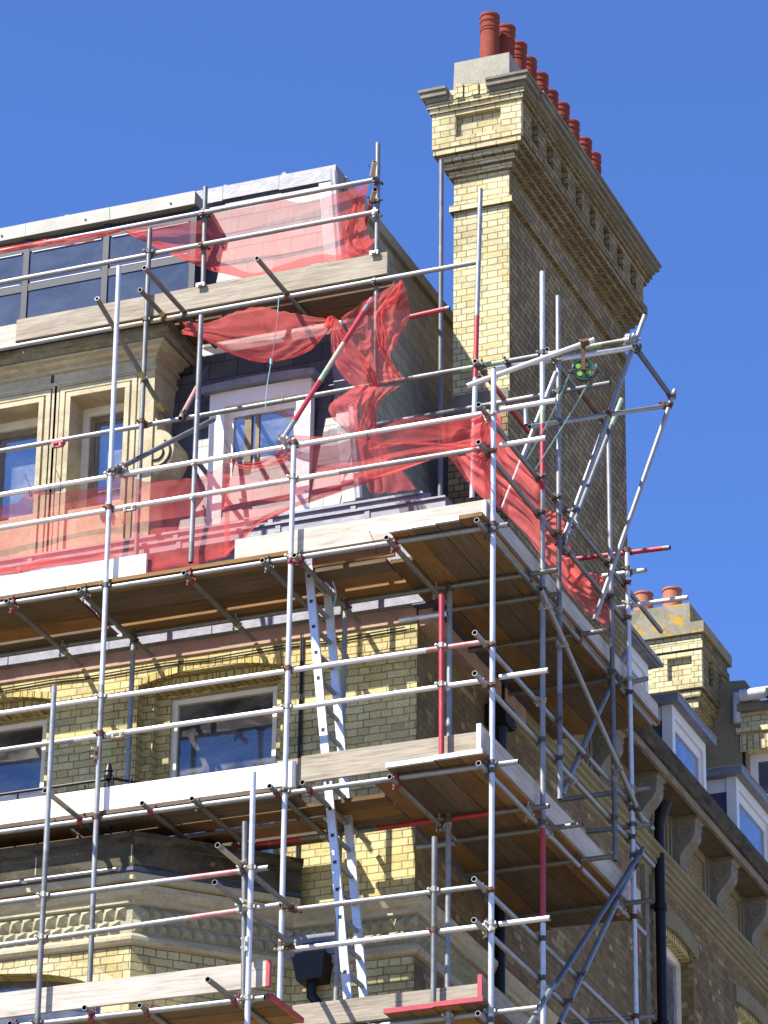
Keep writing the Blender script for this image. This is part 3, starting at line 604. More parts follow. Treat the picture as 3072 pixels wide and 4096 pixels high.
mb.hexa([V(p) for p in ((a,c,z0_),(b,c,z0_),(b,d,z0_),(a,d,z0_),(a+.01,c+.02,z1_),(b-.01,c+.02,z1_),(b-.01,d-.02,z1_),(a+.01,d-.02,z1_))], 'concrete')
mb.obj('flaunching', stack)
mb = MB(); mb.box(-1.90, -1.283, 3.95, 4.8, 20.0, 20.26, 'stone_bracket'); mb.box(-1.88,-1.30,3.97,4.8,20.26,20.30,'stone_bracket'); mb.box(-1.92,-1.284,3.94,4.9,17.0,20.0,'brick_chimney_side')
mb.obj('weathering_stone', stack)
def chimney_pot(c, h, r, mat, ribs=True):
    mb = MB(); pr = [(r*1.12,-.05),(r*1.08,.03),(r*1.0,h*.60)]
    if ribs: pr += [(r*.98,h*.66),(r*1.06,h*.67),(r*1.06,h*.70),(r*.98,h*.71),(r*1.05,h*.73),(r*1.05,h*.76),(r*.98,h*.77),(r*.98,h*.82),(r*1.09,h*.85),(r*1.09,h*.88),(r*1.0,h*.89),(r*1.0,h*.93),(r*1.10,h*.95),(r*1.10,h*.985),(r*1.04,h)]
    else: pr += [(r*.98,h*.9),(r*1.08,h*.92),(r*1.08,h*.98),(r*1.02,h)]
    pr += [(r*.84,h),(r*.82,h-.3)]; mb.lathe(c, pr, mat, 24); return mb
pot0 = chimney_pot((-1.57, 4.18, 24.27), .64, .100, 'pot_red').obj('chimney_pot', stack)
PZ = pot0.location.z
for k, (x, y) in enumerate([(546,122),(597,190),(641,256),(690,324),(733,392),(778,447),(824,524),(873,592),(915,658)]):
    q = AX('c2', x, y, -1.50); p = pot0.copy(); scene.collection.objects.link(p); p.parent = stack
    p.location = pot0.location+V((q.x+1.57, max(q.y+.02, 4.40)-4.18, q.z-24.90)); p.rotation_euler = (.02*math.sin(k*2.3), .025*math.cos(k*1.7), k*1.1); sc_ = 1+.04*math.sin(k*3.1); p.scale = (sc_, sc_, 1+.03*math.cos(k*2.2))

# --- pipes, cable, ironwork on the corner house
mb = MB(); mb.path([(-2.43,1.485,16.70),(-2.425,1.484,16.3),(-2.43,1.484,15.4),(-2.42,1.484,14.2)], .012, 'cable_black'); mb.path([(-2.41,1.484,16.70),(-2.40,1.484,15.3),(-2.41,1.484,14.2)], .007, 'cable_black')
pts = [(-14,1.485,16.62)]+[(-9+k*.4, 1.484, 16.60+.012*math.sin(k*2.1)) for k in range(20)]; mb.path(pts, .007, 'cable_black'); mb.path([(p[0]+.1,p[1],p[2]-.025) for p in pts], .006, 'cable_black')
mb.obj('wall_cable', house)
mb = MB(); hx, hy = AY('d1',205,950,1.40).x, 1.40; hz = AY('d1',205,915,1.40).z
mb.hexa([V(p) for p in ((hx-.11,hy-.10,hz-.16),(hx+.13,hy-.10,hz-.16),(hx+.13,hy+.1,hz-.16),(hx-.11,hy+.1,hz-.16),(hx-.15,hy-.13,hz+.08),(hx+.17,hy-.13,hz+.08),(hx+.17,hy+.1,hz+.08),(hx-.15,hy+.1,hz+.08))], 'black_iron')
mb.cyl((hx,hy,hz-.16),(hx,hy,hz-.30),.045,'black_iron'); mb.cyl((hx,hy,hz-.28),(hx+.10,hy+.03,hz-.42),.045,'black_iron'); mb.cyl((hx+.10,hy+.03,hz-.40),(hx+.10,hy+.03,0.05),.045,'black_iron')
mb.obj('rainwater_hopper', house)
mb = MB(); mb.box(hx-.42, hx+.28, 1.42, 1.498, hz+.10, hz+.30, 'lead'); mb.box(hx-.10, hx+.12, 1.40, 1.42, hz+.06, hz+.22, 'lead_dark'); mb.obj('lead_apron', house)
mb = MB(); q = AX('e5',215,400,-1.16); mb.box(-1.27,-1.06,q.y-.14,q.y+.12,q.z-.05,q.z+.16,'black_iron'); mb.cyl((-1.17,q.y,q.z),(-1.17,q.y,q.z-.25),.085,'black_iron',.06); mb.cyl((-1.17,q.y,q.z-.2),(-1.17,q.y,0.05),.05,'pipe_dark',seg=16)
mb.cyl((-1.17,q.y,q.z+.1),(-1.17,q.y,16.8),.05,'pipe_dark'); mb.obj('downpipe', house)
mb = MB(); y = .36; zr = AY('c6',400,880,y).z
mb.path([(-9,y,zr-.02),(-3.75,y,zr),(-2.7,1.40,zr-.02)], .014, 'black_iron', 8); mb.path([(-9,y,zr-.10),(-3.75,y,zr-.10),(-2.7,1.40,zr-.12)], .01, 'black_iron', 8)
fx = AY('c6',600,820,y).x
mb.lathe((fx,y,zr-.36), [(.0,0),(.014,0),(.014,.34),(.035,.355),(.042,.39),(.03,.42),(.040,.435),(.022,.49),(.010,.515),(.0,.53)], 'black_iron', 14)
for x in (-8,-7,-6.2,-5.4,-4.7,-3.75): mb.cyl((x,y,14.40),(x,y,zr),.010,'black_iron',seg=6)
for sgn in (-1, 1):
    pts = [V((fx+sgn*(.03+.10*(1-math.cos(t))), y, zr-.03-.09*math.sin(t)*1.0)) for t in [k*.35 for k in range(10)]]; mb.path(pts, .009, 'black_iron', 6)
mb.obj('balcony_railing', house)
mb = MB(); mb.cyl((-3.05,.95,14.40),(-3.05,.95,14.78),.03,'black_iron'); 
for k in range(6): mb.lathe((-3.05,.95,14.46+k*.05), [(.03,0),(.045,.012),(.045,.03),(.03,.042)], 'black_iron', 12)
mb.obj('balcony_post', house)

# ================================================================== SIDE TERRACE (neighbour along the side street)
terr = thing('terrace_house', 'brick terrace along the side street with bracketed eaves and white dormers', 'house', (-3, 16, 0))
ZS = 17.50
mb = MB()
tw = [(9.95,11.30),(12.75,14.10),(15.55,16.9),(18.4,19.7)]
wz = 16.12; y_prev = 8.05
for a, b in [(8.75,9.80)]+[(11.45,12.7),(14.25,15.4),(17.1,18.2)]:
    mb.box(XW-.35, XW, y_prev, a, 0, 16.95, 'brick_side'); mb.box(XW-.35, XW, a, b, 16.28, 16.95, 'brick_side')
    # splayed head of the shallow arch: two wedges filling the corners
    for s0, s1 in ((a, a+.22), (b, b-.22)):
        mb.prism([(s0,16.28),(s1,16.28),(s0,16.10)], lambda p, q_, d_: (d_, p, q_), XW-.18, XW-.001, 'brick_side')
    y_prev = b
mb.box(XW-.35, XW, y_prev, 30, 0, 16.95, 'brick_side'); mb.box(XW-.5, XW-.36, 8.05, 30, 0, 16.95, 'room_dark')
mb.obj('side_wall', terr)
for a, b in [(8.75,9.80),(11.45,12.7),(14.25,15.4),(17.1,18.2)]:
    mb = MB()
    for k in range(16):
        t0 = a-.12+(b-a+.24)*k/16; t1 = a-.12+(b-a+.24)*(k+1)/16-.012; h = .07*(1-abs((k+.5)/8-1)**2)
        mb.box(XW-.06, XW+.03, t0, t1, 16.16+h, 16.36+h, 'terracotta_relief'); mb.box(XW-.12, XW-.02, t0+.04, t1+.02, 16.08+h, 16.16+h, 'brick_yellow')
    mb.obj('arch', terr)
    fr = MB(); x = XW-.2
    for q in ((a,a+.08,12,16.28),(b-.08,b,12,16.28),(a+.08,b-.08,16.05,16.28),(a+.08,b-.08,14.9,14.98)): fr.box(x, x+.06, q[0], q[1], q[2], q[3], 'cream_paint')
    wf = fr.obj('window', terr); p = MB(); p.box(x+.02, x+.03, a+.06, b-.06, 12, 16.1, 'glass'); p.obj('pane', wf)
mb = MB()   # string course of five fillets
mb.sweep([(XW,4.1),(XW,30)], [(.0,16.60),(.03,16.61),(.03,16.66),(.06,16.665),(.06,16.71),(.09,16.715),(.09,16.77),(.12,16.78),(.12,16.83),(.155,16.84),(.155,16.89),(.0,16.94)], 'terracotta_relief')
mb.obj('string_course', terr)
mb = MB(); mb.box(XW-.35, XW+.01, 4.05, 30, 16.951, ZS, 'terracotta_panel')
k = 0; y = 4.35
mb.obj('relief_frieze', terr)
mb = MB()
for k in range(18):
    y = 8.95+(k-3)*1.335
    if y > 4.2: mb.box(XW-.01, XW+.05, y-.02, y+.30, 16.94, ZS-.002, 'stone_bracket'); mb.box(XW, XW+.035, y+.34, y+1.30, 17.40, ZS-.002, 'terracotta_relief'); mb.box(XW, XW+.035, y+.34, y+.39, 16.94, 17.40, 'terracotta_relief'); mb.box(XW, XW+.035, y+1.25, y+1.30, 16.94, 17.40, 'terracotta_relief')
mb.obj('frieze_frame', terr)
# brackets (consoles)
def bracket(y):
    mb = MB(); w_ = .24
    pr = [(0,ZS-.002),(.27,ZS-.002),(.28,ZS-.05),(.25,ZS-.07),(.265,ZS-.11)]
    for t in range(0, 11):
        u = t/10; pr.append((.25-.17*u+.035*math.sin(u*2*math.pi), ZS-.13-.42*u))
    pr += [(.05,16.93),(0,16.93)]
    mb.prism(pr, lambda a, b, d: (XW+.05+a, d, b), y, y+w_, 'stone_bracket')
    mb.box(XW+.05, XW+.335, y-.02, y+w_+.02, ZS-.045, ZS-.004, 'stone_bracket')
    cc = V((XW+.19, y-.004, ZS-.18)); pts = []
    for t in range(0, 26): a = t*.42; r_ = .012+.0036*t; pts.append(cc+V((r_*math.cos(a), 0, r_*math.sin(a))))
    mb.path(pts, .008, 'stone_bracket', 5)
    return mb
br0 = bracket(9.0).obj('bracket', terr)
for k in range(-3, 14):
    if k: b = br0.copy(); scene.collection.objects.link(b); b.parent = terr; b.location = br0.location+V((0, 1.335*k, 0))
mb = MB(); mb.box(XW-.3, -.94, 4.3, 30, ZS, ZS+.035, 'soffit'); mb.box(-.94, -.90, 4.3, 30, ZS-.03, ZS+.06, 'stone_sill')
mb.sweep([(-.92,4.3),(-.92,30)], [(.0,ZS+.062),(.05,ZS+.07),(.07,ZS+.13),(.05,ZS+.15),(.08,ZS+.20),(.08,ZS+.26),(.0,ZS+.26)], 'stone_dark'); mb.box(XW-.3,-.93,4.3,30,ZS+.06,ZS+.24,'stone_dark')
mb.obj('eaves_cornice', terr)
mb = MB()
mb.face([(-1.3,8.2,17.72),(-1.3,30,17.72),(-3.0,30,19.2),(-3.0,8.2,19.2)], 'slate_side'); mb.face([(-3.0,8.2,19.2),(-3.0,30,19.2),(-8,30,19.2),(-8,8.2,19.2)], 'lead'); mb.face([(-1.3,8.2,17.5),(-1.3,8.2,17.72),(-3.0,8.2,19.2),(-8,8.2,19.2),(-8,8.2,17.5)],'slate_side')
mb.obj('roof', terr)
# dormers facing the street
def side_dormer(y0, y1, xf, z0, z1, lab):
    mb = MB(); x = xf; t = .10
    mb.box(x-.12, x, y0, y0+t, z0, z1, 'white_paint'); mb.box(x-.12, x, y1-t, y1, z0, z1, 'white_paint'); mb.box(x-.12, x, y0+t, y1-t, z1-t*1.3, z1, 'white_paint'); mb.box(x-.12, x, y0+t, y1-t, z0, z0+.1, 'white_paint')
    mb.box(x-.08, x-.03, y0+t, y0+t+.07, z0+.1, z1-t*1.3, 'white_paint'); mb.box(x-.08, x-.03, y1-t-.07, y1-t, z0+.1, z1-t*1.3, 'white_paint'); mb.box(x-.08, x-.03, y0+t+.07, y1-t-.07, z1-.24, z1-t*1.3, 'white_paint')
    mb.box(x-1.6, x-.12, y0+.02, y0+.08, z1-.17, z1-.002, 'white_paint')
    d = mb.obj('dormer', terr); d['label'] = lab
    m2 = MB(); m2.box(x-1.6, x-.122, y0+.03, y1-.03, z0-.3, z1-.172, 'lead_dark'); m2.obj('cheek', d)
    m2 = MB(); m2.box(x-1.8, x+.10, y0-.10, y1+.10, z1, z1+.085, 'lead'); m2.box(x-1.82, x+.11, y0-.11, y1+.11, z1+.085, z1+.10, 'fascia_metal'); m2.obj('dormer_roof', d)
    m2 = MB(); m2.box(x-.06, x-.05, y0+t+.05, y1-t-.05, z0+.1, z1-.2, 'glass'); m2.obj('pane', d)
xf = -1.42
for c, tr_, br_, lab in (('d2', (1305,965), (1110,735), 'white dormer with a blue-grey cheek, beside the far chimney'),):
    pass
def dorm_from(c, pL, pR, lab, xf=-1.42):
    A = AX(c, *pL, xf); B = AX(c, *pR, xf); side_dormer(A.y, B.y, xf, 17.7, (A.z+B.z)/2, lab)
dorm_from('d2', (1115,728), (1305,962), 'nearer of the white dormers seen past the scaffold')
dorm_from('d5', (822,425), (1075,640), 'white dormer at the right edge, half in sun')
dorm_from('d2', (820,330), (980,505), 'white dormer mostly hidden behind the tall chimney')
mb = MB(); mb.cyl((-1.18,8.36,0),(-1.18,8.36,17.2),.055,'pipe_dark',seg=18); mb.cyl((-1.18,8.36,17.15),(-1.12,8.36,17.42),.055,'pipe_dark',.09,seg=18)
for z in (16.2, 14.9): mb.cyl((-1.18,8.36,z),(-1.18,8.36,z+.08),.07,'pipe_dark',seg=18); mb.box(-1.27,-1.18,8.30,8.34,z+.02,z+.06,'black_iron')
mb.box(XW-.02,XW+.045,8.02,8.14,0,16.6,'stone_bracket')
mb.obj('downpipe', terr)
# second chimney
FY = 14.0
e = AY('d4',895,1500,FY); fx1 = -2.375; fx0 = -3.45; fyb = FY+1.1
mb = MB()
def ring2(o, z0, z1, mf='brick_chimney', ms='brick_chimney_side'):
    a, b, c, d = fx0-o, fx1+o, FY-o, fyb+o
    mb.box(a, b, c, d, z0, z1, mf)
    mb.face([(b+.002,c,z0),(b+.002,d,z0),(b+.002,d,z1),(b+.002,c,z1)], ms)
ring2(-.22, 17.8, 20.86); ring2(-.15, 20.86, 20.98); ring2(-.08, 21.00, 21.12); ring2(-.035, 21.14, 21.22)
ring2(-.06, 21.24, 21.74)
a, b, c = fx0, fx1, FY
mb.box(a, b, c, c+.06, 21.241, 21.37, 'brick_chimney'); mb.box(a, b, c, c+.06, 21.67, 21.739, 'brick_chimney')
for x0, x1 in ((b-.13,b),(b-.65,b-.45),(a,a+.13)): mb.box(x0, x1, c, c+.06, 21.37, 21.67, 'brick_chimney')
mb.box(b-.058,b+.001,c+.06,fyb,21.24,21.37,'brick_chimney_side'); 
for k in range(5): mb.box(b-.058,b+.001,c+.06+k*.42,c+.06+k*.42+.2,21.37,21.74,'brick_chimney_side')
ring2(.02, 21.76, 21.85); ring2(.0, 21.87, 21.95)
st2 = mb.obj('chimney_stack', terr)
mb = MB(); mb.box(fx0-.03, fx1+.05, FY-.05, fyb+.05, 21.96, 22.11, 'concrete_lichen'); mb.box(fx0+.05, fx1-.14, FY+.0, fyb-.35, 22.11, 22.40, 'concrete_lichen'); mb.obj('flaunching', st2)
p0 = AY('d4',550,660,FY+.25); h_ = AY('d4',550,370,FY+.25).z-p0.z; p1 = AY('d4',215,690,FY+.25)
r_ = (AY('d4',665,420,FY+.25).x-AY('d4',437,440,FY+.25).x)/2/1.08
for q in (p0, p1): chimney_pot((q.x+.0, FY+.25, 22.39), h_*.98, r_, 'pot_orange', False).obj('chimney_pot', st2)

# ================================================================== REAR HOUSE with gable wall
rear = thing('rear_house', 'rendered gable and brick window wall rising behind the dormers at the right edge', 'house', (1, 18, 0))
RY = 14.75
gl = AY('d4',1080,1530,RY); g1 = AY('d4',1390,1510,RY); g2 = AY('d4',1465,1650,RY); wl = AY('d5',905,200,RY); bl = AY('d5',860,100,RY)
mb = MB(); mb.prism([(gl.x-.6,gl.z-.02),(gl.x,gl.z),(g1.x,g1.z),(g2.x,g2.z),(g2.x,g2.z-.4),(bl.x,bl.z),(bl.x,14),(gl.x-.6,14)], lambda a, b, d: (a, d, b), RY, RY+.8, 'render_coat')
mb.obj('gable_wall', rear)
wtop = AY('d5',905,200,RY).z; wbot = AY('d5',1000,540,RY).z; wbr = AY('f',3072,3000,RY).x+.5; brk = AY('d4',1370,1900,RY)
mb = MB(); mb.box(wl.x, wbr, RY-.012, RY+.4, wtop, brk.z, 'brick_chimney'); mb.box(bl.x, wl.x, RY-.012, RY+.4, bl.z, brk.z, 'brick_chimney'); mb.box(g2.x-.1, wl.x, RY-.004, RY+.4, 14, bl.z, 'render_coat'); mb.box(min(wl.x+2.2,wbr-.02), wbr, RY-.012, RY+.4, 14, wtop, 'brick_chimney'); mb.box(wl.x, min(wl.x+2.2,wbr-.02), RY-.01, RY+.4, 14, wbot, 'brick_chimney')
mb.box(bl.x-.05, wbr, RY-.06, RY-.012, brk.z-.28, brk.z-.21, 'brick_chimney'); mb.box(bl.x-.02, wbr, RY-.10, RY+.4, brk.z, brk.z+.10, 'stone_bracket')
mb.obj('window_wall', rear)
mb = MB()
for k in range(14): mb.box(wl.x-.08+k*.085, wl.x-.08+k*.085+.075, RY-.03, RY-.013, wtop+.0+.05*math.sin(k/24*3.1), wtop+.20+.05*math.sin(k/24*3.1), 'brick_chimney', V((0,0,1)))
mb.obj('arch', rear)
mb = MB(); y = RY+.12
for q in ((wl.x,wl.x+.09,wbot,wtop),(min(wl.x+2.1,wbr-.06),min(wl.x+2.2,wbr-.02),wbot,wtop),(wl.x+.09,min(wl.x+2.1,wbr-.06),wtop-.09,wtop),(wl.x+.09,min(wl.x+2.1,wbr-.06),wbot,wbot+.09),(wl.x+1.1,wl.x+1.2,wbot+.09,wtop-.09)): mb.box(q[0],q[1],y,y+.06,q[2],q[3],'white_paint')
mb.box(wl.x-.03,min(wl.x+2.2,wbr-.02),RY-.08,y,wbot-.09,wbot-.01,'white_paint')
rw = mb.obj('window', rear); mb = MB(); mb.box(wl.x+.05,min(wl.x+2.15,wbr-.05),y+.03,y+.035,wbot+.05,wtop-.05,'glass'); mb.obj('pane', rw)
mb = MB(); gt = AY('d4',1340,1690,RY-.2); mb.cyl((gt.x,RY-.2,gt.z),(wbr+.1,RY-.2,gt.z),.075,'gutter_white',seg=16); gto = mb.obj('gutter', rear)
for k in range(2): m2 = MB(); m2.box(gt.x+.35+k*.8,gt.x+.38+k*.8,RY-.30,RY-.1,gt.z-.10,gt.z+.02,'black_iron'); m2.obj('gutter_bracket', gto)
mb = MB(); mb.cyl((gt.x-.1,RY-.05,gt.z+.10),(gt.x-.1,RY-.05,gt.z-.30),.05,'gutter_white'); mb.obj('downpipe', rear)
mb = MB(); mb.face([(g2.x,RY-.15,gt.z+.1),(wbr,RY-.15,gt.z+.1),(wbr,RY+3,gt.z+1.2),(g2.x,RY+3,gt.z+1.2)],'slate'); mb.obj('roof', rear)

# ================================================================== SCAFFOLD
scaf = thing('scaffold', 'clamped steel tube scaffold wrapping the corner house, with red painted lengths and a hoist arm', 'scaffold', (0, 0, 0))
TUBES = []
RT = .0242
def tube(kind, a, b, segs='galv'):
    a, b = V(a), V(b)
    if isinstance(segs, str): segs = [(0, segs)]
    mb = MB(); mb.pipe(a, b, RT, segs); o = mb.obj(kind, scaf); TUBES.append((o, a, b)); return o
def dn(a, b, z):   # carry a pole measured from a to b on down (or up) to height z
    a, b = V(a), V(b); t = (z-a.z)/(b.z-a.z); return a+(b-a)*t
# standards (uprights); a few carry on down to the ground
a, b = AY('f',476,1065,0), AY('f',352,4096,0); tube('standard', a, dn(a, b, .03), [(0,'shiny'),(.16,'shiny'),(.215,'galv'),(.32,'dull')])
a, b = AY('f',1176,1755,0), AY('f',1116,4096,0); tube('standard', a, dn(a, b, .03), [(0,'shiny')])
a, b = AY('f',1975,1478,0), AY('f',1963,4096,0); tube('standard', a, dn(a, b, .03), [(0,'shiny')])
a, b = AX('f',2169,1088,0), AX('f',2172,4096,0); L_ = a.z-.03
def tz(z, a=a): return (a.z-z)/(a.z-.03)
zs = [AX('f',2168,y,0).z for y in (1640,1695,1960,3312,3690)]
tube('standard', a, dn(a, b, .03), [(0,'shiny'),(tz(zs[0]),'green_paint'),(tz(zs[1]),'red_paint'),(tz(zs[2]),'galv'),(tz(zs[3]),'red_paint'),(tz(zs[4]),'shiny')])
tube('standard', AX('f',2232,1185,0), AX('f',2240,3197,0), [(0,'galv'),(.45,'darktube'),(.62,'dull'),(.72,'galv'),(.8,'darktube'),(.9,'galv')])
tube('standard', AX('f',2433,1680,0), AX('f',2462,3443,0), [(0,'galv'),(.42,'dull'),(.5,'darktube')])
a, b = AX('f',2508,2193,0), AX('f',2545,4096,0); tube('standard', a, dn(a, b, .03), [(0,'shiny')])
# inner standards
tube('inner_standard', AY('f',600,915,1.24), AY('f',543,2250,1.24), 'dull'); 
tube('inner_standard', (-3.96,1.09,17.3), (-3.96,1.09,14.44), 'galv')
tube('inner_standard', AY('f',1388,2165,1.09), dn(AY('f',1388,2165,1.09), AY('f',1345,3950,1.09), .03), [(0,'shiny'),(.03,'galv')])
tube('inner_standard', (-.81,1.09,16.75), (-.81,1.09,.03), [(0,'galv')])
# outer low bay standards
a, b = AY('f',1014,3090,-1.1), AY('c7',1262,1143,-1.1); tube('standard', a, dn(a, b, .03), 'shiny')
a, b = AY('c7',1250,112,-1.04), AY('c7',1245,820,-1.04); tube('standard', a, dn(a, b, 12.2), 'dull')
a, b = AY('c6',300,340,-1.1), AY('c7',190,1143,-1.1); tube('standard', a, dn(a, b, .03), [(0,'galv'),(.1,'dull')])
# short uprights
tube('upright', AY('e3',1228,700,0), AY('c8',1155,1100,0), 'red_paint'); tube('upright', AY('d1',882,205,0), AY('d1',875,1170,0), 'dull')
a = AY('d1',960,1140,0); tube('upright', a, (a.x, a.y, 10.5), 'galv')
tube('upright', AY('c3',2,0,0)if 0 else AY('f',805,1262,.06), AY('f',763,2250,.06), [(0,'dull'),(.35,'galv'),(1-.08,'dull')])
tube('upright', AY('c1',852,258,1.36), AY('c1',842,672,1.36), 'dull')
tube('upright', AY('c1',1567,76,1.36), AY('c4',908,208,1.36), 'dull')
tube('upright', AY('c2',445,798,1.25), AY('c4',1490,895,1.25), [(0,'galv'),(.42,'red_paint'),(.62,'shiny')])
tube('upright', AY('c2',280,678,2.5), AY('c4',1298,885,2.5), 'darktube')
# front guard rails and ledgers
def rail(kind, z, x0, x1, segs='galv', y=.05): return tube(kind, (x0, y, z), (x1, y, z), segs)
rail('guard_rail', 17.89, -7.2, -.05, 'shiny'); rail('guard_rail', 17.545, -7.2, -.05, [(0,'shiny'),(.8,'galv')])
rail('guard_rail', 17.90, .05, AY('c5',640,605,.05).x, 'shiny'); rail('guard_rail', 17.545, .05, AY('c5',578,832,.05).x, 'shiny')
rail('ledger', 16.757, -7.2, .13, 'galv')
rail('guard_rail', 15.665, -7.2, -.09, [(0,'shiny'),(.925,'red_worn')]); rail('guard_rail', 15.30, -7.2, -.09, [(0,'galv'),(.45,'shiny')])
rail('guard_rail', 15.31, .05, AY('e4',605,1400,.05).x, 'shiny')
rail('ledger', 14.503, -7.2, .22, [(0,'galv')])
a = AY('d1',110,600,.05); rail('guard_rail', 13.42, -1.83, -.09, [(0,'galv')]); rail('guard_rail', 13.06, -1.9, .02, [(0,'shiny')]); rail('guard_rail', 13.06, .05, AY('d1',1520,650,.05).x, 'shiny')
rail('ledger', 12.29, -7.2, AY('f',2150,4032,.05).x, 'galv')
# low bay scaffold rails
def arail(kind, c, p0, p1, y, segs): 
    a, b = AY(c, *p0, y), AY(c, *p1, y); a = a+(a-b).normalized()*1.5 if p0[0] == 0 else a; tube(kind, a, b, segs)
arail('guard_rail','c7',(0,525),(1370,345),-1.05,[(0,'galv'),(.82,'red_worn'),(.93,'galv')])
arail('guard_rail','c7',(0,742),(1430,535),-1.05,[(0,'galv'),(.80,'red_worn'),(.95,'galv')])
arail('ledger','c7',(0,1165),(1350,1010),-1.05,'galv')
# inner ledgers
tube('ledger', (-7.2,1.09,16.757), (.22,1.09,16.757), 'dull'); tube('ledger', (-7.2,1.09,14.50), (.13,1.09,14.50), [(0,'dull'),(.55,'red_paint'),(.68,'dull'),(.78,'red_paint'),(.93,'dull')])
tube('ledger', (-7.2,1.09,12.29), (.1,1.09,12.29), 'dull')
a, b = AY('f',-60,1815,1.31), AY('f',2516,1359,1.40); tube('ledger', a, b, [(0,'galv'),(.35,'dull'),(.75,'green_paint'),(.82,'dull'),(.93,'green_paint'),(.96,'dull')])
tube('ledger', AY('f',1490,1702,1.8), AY('f',2440,1532,1.8), [(0,'darktube'),(.5,'galv'),(.75,'darktube')])
tube('guard_rail', AY('e3',918,890,.95), AY('e3',1270,838,.95), 'shiny')
tube('ledger', AY('d1',785,262,1.2), AY('d1',1000,240,1.2), 'galv')
# roof-level lift
def urail(kind, z, x0, x1, segs, y=1.30): tube(kind, (x0, y, z), (x1, y, z), segs)
urail('ledger', 20.20, -7.6, AY('c2',430,1107,1.30).x, [(0,'galv'),(.45,'tan_paint'),(.55,'galv')])
urail('guard_rail', 21.32, -7.6, AY('c1',1565,225,1.30).x, 'galv'); urail('guard_rail', 20.958, -7.6, AY('c1',1570,358,1.30).x, 'galv')
for ca, cb, y1 in (((1065,557),(1190,710),2.0), ((598,598),(765,800),2.1), ((580,690),(680,800),2.3)):
    q = AY('c1', *cb, 1.30); e_ = AX('c1', *ca, q.x); tube('transom', (q.x, e_.y, 20.235), (q.x, y1-.05, 20.235), [(0,'dull'),(.3,'yellow_paint'),(.42,'dull')] if ca[1] == 690 else 'dull')
a = AX('f',388,1194,-4.03); b = AX('f',598,1551,-4.03); b2 = a+(b-a)*1.35; tube('brace', a, b2, [(0,'dull'),(.5,'dull'),(.60,'yellow_paint'),(.66,'dull'),(.86,'yellow_paint'),(.93,'dull')])
tube('brace', AY('c1',1554,152,1.15), AY('c1',1543,212,1.25), 'tan_paint')
tube('brace', AY('c1',1556,267,1.1), AY('c1',1503,450,2.0), [(0,'tan_paint'),(.22,'red_paint'),(.8,'galv')])
tube('transom', AY('f',1640,1268,1.5), AY('f',1799,1232,1.5), [(0,'red_paint'),(.9,'dull')])
# braces at the front
tube('brace', AY('c3',700,572,-.05), AY('c3',1290,268,1.25), 'dull')
tube('brace', AY('c3',1088,262,1.25), AY('c3',1250,-40,1.80), [(0,'galv'),(.15,'red_worn'),(.6,'darktube')])
tube('brace', AY('e2',1305,160,1.27), AY('e2',715,1090,-.02), [(0,'galv'),(.1,'red_paint'),(.33,'tan_paint'),(.5,'green_paint'),(.6,'red_paint'),(.88,'galv')])
# transoms under the front lifts
for x, y0, y1, z in ((-5.6,-.12,1.45,16.70),(-4.68,-.12,1.45,16.70),(-3.95,-.12,1.45,16.70),(-2.906,-.12,1.45,16.70),(-2.14,-.12,1.45,16.70),(-1.83,-.12,1.42,16.70),(-.927,-.18,1.3,16.70)): tube('transom', (x, y0, z), (x, y1, z), 'dull')
for c, x, y in (('c6',785,985),('c6',1060,960),('c6',1490,890),('c8',315,1250),('c8',842,1217)):
    q = AY(c, x, y, -.14); tube('transom', q, (q.x, 1.42, q.z), 'dull')
q = AY('c6',430,1060,.0); tube('transom', (q.x, -.66, q.z), (q.x, 1.42, q.z), [(0,'tan_paint'),(.2,'dull')])
for c, p in (('c7',(1110,230)),('c7',(1095,420))):
    q = AX(c, *p, -1.84); tube('guard_rail', q, (q.x, .12, q.z), [(0,'dull'),(.05,'tan_paint'),(.3,'dull')] if p[1] == 230 else 'dull')
for p in ((430,1060),(712,1048),(1060,915),(50,1140)):
    q = AY('c7', *p, -1.2 if p[0] != 1060 else -1.6); tube('transom', q, (q.x, .9, q.z), 'dull')
# side scaffold: rails, ledgers, transoms
def srail(kind, z, y0, y1, segs='dull', x=-.05): return tube(kind, (x, y0, z), (x, y1, z), segs)
srail('guard_rail', 17.84, -.22, 5.0, 'dull'); srail('guard_rail', 17.47, -.22, 5.0, 'dull'); srail('ledger', 16.69, -.26, 4.6, 'dull')
srail('guard_rail', 15.60, -.3, 4.6, 'galv'); srail('guard_rail', 15.22, -.3, 4.6, 'galv'); srail('ledger', 14.43, -.2, 4.3, 'galv')
srail('guard_rail', 13.35, -.3, 4.6, 'galv'); srail('guard_rail', 12.99, -.3, 4.6, 'galv'); srail('ledger', 12.21, -.2, 4.6, 'galv')
for y, z, x0, x1, sg in ((1.55,16.745,-1.15,.07,'dull'),(2.47,16.745,-1.15,.25,'dull'),(3.57,16.745,-1.15,.0,'dull'),
                         (1.58,14.49,-1.15,.27,'dull'),(2.42,14.49,-1.15,.27,'dull'),(3.62,14.49,-1.15,.26,'dull'),
                         (1.7,12.28,-1.15,.3,'dull'),(2.6,12.28,-1.15,.3,'dull')):
    tube('transom', (x0, y, z), (x1, y, z), sg)
for a, b, sg in (((2465,2431),(2751,2390),'shiny'),((2262,2241),(2681,2190),[(0,'red_paint'),(.93,'dull')]),((2411,2304),(2585,2280),'shiny'),((2503,2733),(2590,2714),'galv'),((2237,3201),(2604,3151),'galv'),((2348,3327),(2606,3298),[(0,'galv'),(.7,'red_paint'),(.76,'galv')]),((2286,4090),(2623,4065),'galv')):
    tube('tie_tube', AY('f',*a,3.88), AY('f',*b,3.88), sg)
